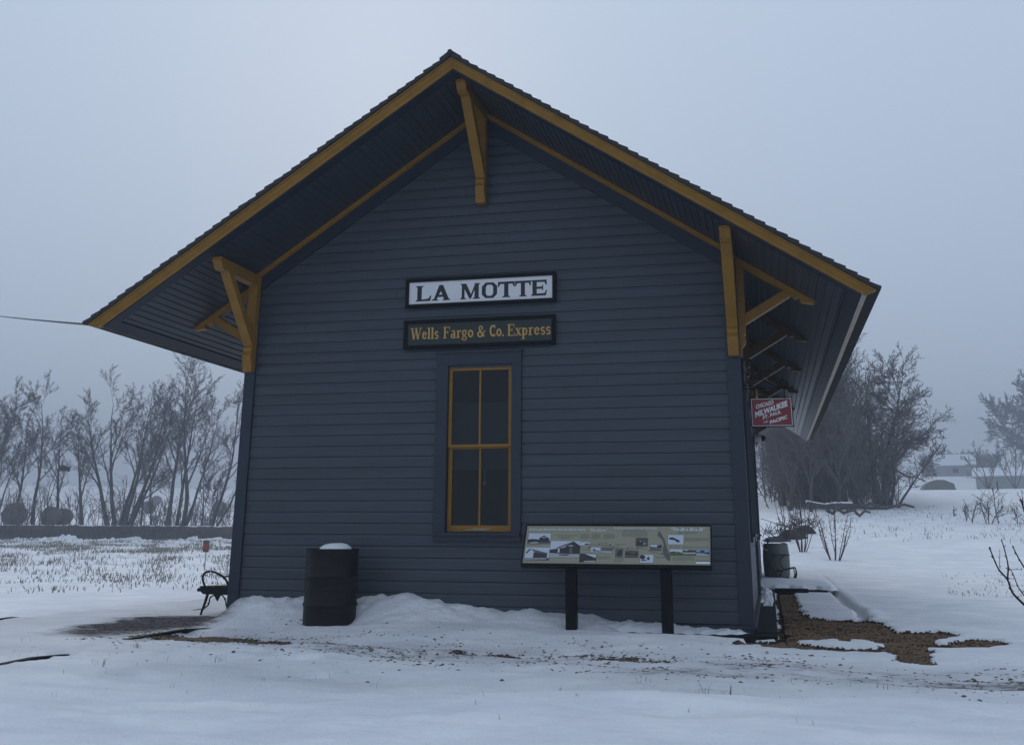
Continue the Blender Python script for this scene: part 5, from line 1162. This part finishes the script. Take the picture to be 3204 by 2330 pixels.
# far farm buildings in the fog
def shed(px0, px1, d, wall_h, roof_h, depth, label, windows=0, rear=0):
    a = spot(px0, d); b = spot(px1, d); z = min(a.z, b.z)-.2; rt_ = root('farm_shed', tuple(a), label, 'shed', 'farm sheds in the fog')
    u = Vector((b.x-a.x, b.y-a.y, 0)); L = u.length; u.normalize(); v = Vector((-u.y, u.x, 0)); o_ = Vector((a.x, a.y, z)); q = lambda s_, t, h: tuple(o_+u*s_+v*t+Vector((0, 0, h)))
    mb = MB(); wh = wall_h+.2
    mb.add([q(0,0,0), q(L,0,0), q(L,depth,0), q(0,depth,0), q(0,0,wh), q(L,0,wh), q(L,depth,wh), q(0,depth,wh), q(0,depth/2,wh+roof_h), q(L,depth/2,wh+roof_h)], [(0,1,5,4), (1,2,6,9,5), (2,3,7,6), (3,0,4,8,7)]); mb.build('wall', M['metalshed'], rt_)
    mb = MB(); e = .5
    for s_ in (0, 1):
        y0, y1 = (-e, depth/2) if s_ == 0 else (depth+e, depth/2); zz = wh-e*roof_h/(depth/2)
        mb.add([q(-e,y0,zz), q(L+e,y0,zz), q(L+e,y1,wh+roof_h), q(-e,y1,wh+roof_h), q(-e,y0,zz+.18), q(L+e,y0,zz+.18), q(L+e,y1,wh+roof_h+.18), q(-e,y1,wh+roof_h+.18)], [(0,1,2,3),(4,5,6,7),(0,1,5,4),(1,2,6,5),(3,0,4,7)])
    mb.build('roof', M['shedroof'], rt_)
    for k in range(windows):
        s_ = L*(k+1)/(windows+1); mb = MB(); mb.add([q(s_-.6,-.03,wh*.35), q(s_+.6,-.03,wh*.35), q(s_+.6,-.03,wh*.7), q(s_-.6,-.03,wh*.7)], [(0,1,2,3)]); mb.build('window', M['phdark'], rt_)
shed(3022, 3330, 196, 2.3, 1.3, 7, 'low farm shed with a snowy roof behind the small bare trees'); shed(2905, 3022, 255, 2.6, 2.4, 9, 'pale long farm building highest up the foggy slope', 1)
p = spot(2905, 150); mb = MB(); vs = []; fs = []
u = Vector((math.cos(0), 0, 0)); prof = [(-2.3, 0), (-1.9, .7), (-1.3, 1.15), (-.4, 1.4), (.6, 1.38), (1.4, 1.05), (1.8, .9), (2.0, 0)]
mb.prism(prof, lambda a, b, t: (p.x+a*.98, p.y+t, p.z-.1+b), -1.6, 1.6); tag(mb.build('hay_stack', M['hay'], None), 'rounded dark hay stack on the snowy crest before the sheds', 'hay stack')
for i, (px, d, h, lab) in enumerate(((3056, 185, 7.0, 'small spreading bare tree in front of the low shed'), (3140, 185, 6.6, 'second spreading bare tree before the shed, right of the first'))):
    right_tree(px, d, [(0, -.35, 0, h*.9, .12), (0, -.1, 0, h, .12), (0, .15, .1, h, .12), (0, .4, 0, h*.9, .12)], 80+i, lab, grp='bare trees by the farm sheds', nb=(6, 5, 4, 0), levels=3, t0=(.3, .2, .1, .1), rmin=.03)
right_tree(3222, 225, [(-.5, -.2, 0, 15.5, .45), (.5, .05, 0, 18, .5), (1, .3, 0, 17, .45)], 90, 'huge foggy tree with a drooping pale crown at the right edge', grp='bare trees by the farm sheds', nb=(14, 9, 8, 5), t0=(.2, .1, .1, .05), ang=(42, 48, 50, 50), lr=(.5, .5, .5, .5), rmin=.042, up=.15)
p = spot(3086, 120); m2 = MB(); m2.tube([(p.x, p.y, p.z-.2), (p.x, p.y, p.z+1.0)], .09, 7); tag(m2.build('wooden_post', M['bark'], None), 'small post on the crest in front of the low shed', 'post')
mb = MB(); rr = random.Random(15)
for k in range(220):
    px = rr.uniform(2860, 3080); d = rr.uniform(275, 290); p = spot(px, d); h = rr.uniform(3, 5.5)
    Pq = dict(DEF); Pq.update(levels=2, nb=(7, 4), t0=(.15, .2), ang=(40, 45), lr=(.5, .5), tl=0, rmin=.07)
    branch(mb, mb, Vector((p.x, p.y, p.z-.3)), Vector((rr.gauss(0, .1), rr.gauss(0, .1), 1)).normalized(), h, .12, 0, rr, Pq)
tag(mb.build('distant_treeline', M['twig'], None), 'faint line of trees in fog beyond the farm buildings', 'treeline', kind='stuff')

# ------------------------------------------------------------------ haze: one closed volume round everything
mb = MB(); mb.box((-340, -60, -3), (345, 360, 36))
hz = mb.build('haze', None, None); hz.data.materials.clear()
hm = bpy.data.materials.new('haze'); hm.use_nodes = True; hn = hm.node_tree; hn.nodes.clear()
ho = hn.nodes.new('ShaderNodeOutputMaterial'); hv = hn.nodes.new('ShaderNodeVolumePrincipled'); hv.inputs['Color'].default_value = (.41, .445, .50, 1); hv.inputs['Density'].default_value = .0034; hv.inputs['Anisotropy'].default_value = .0
hn.links.new(hv.outputs[0], ho.inputs['Volume']); hz.data.materials.append(hm); tag(hz, kind='stuff')
for o in bpy.data.objects:
    if '_w' in o: del o['_w']
print('verts', sum(len(m.vertices) for m in bpy.data.meshes))
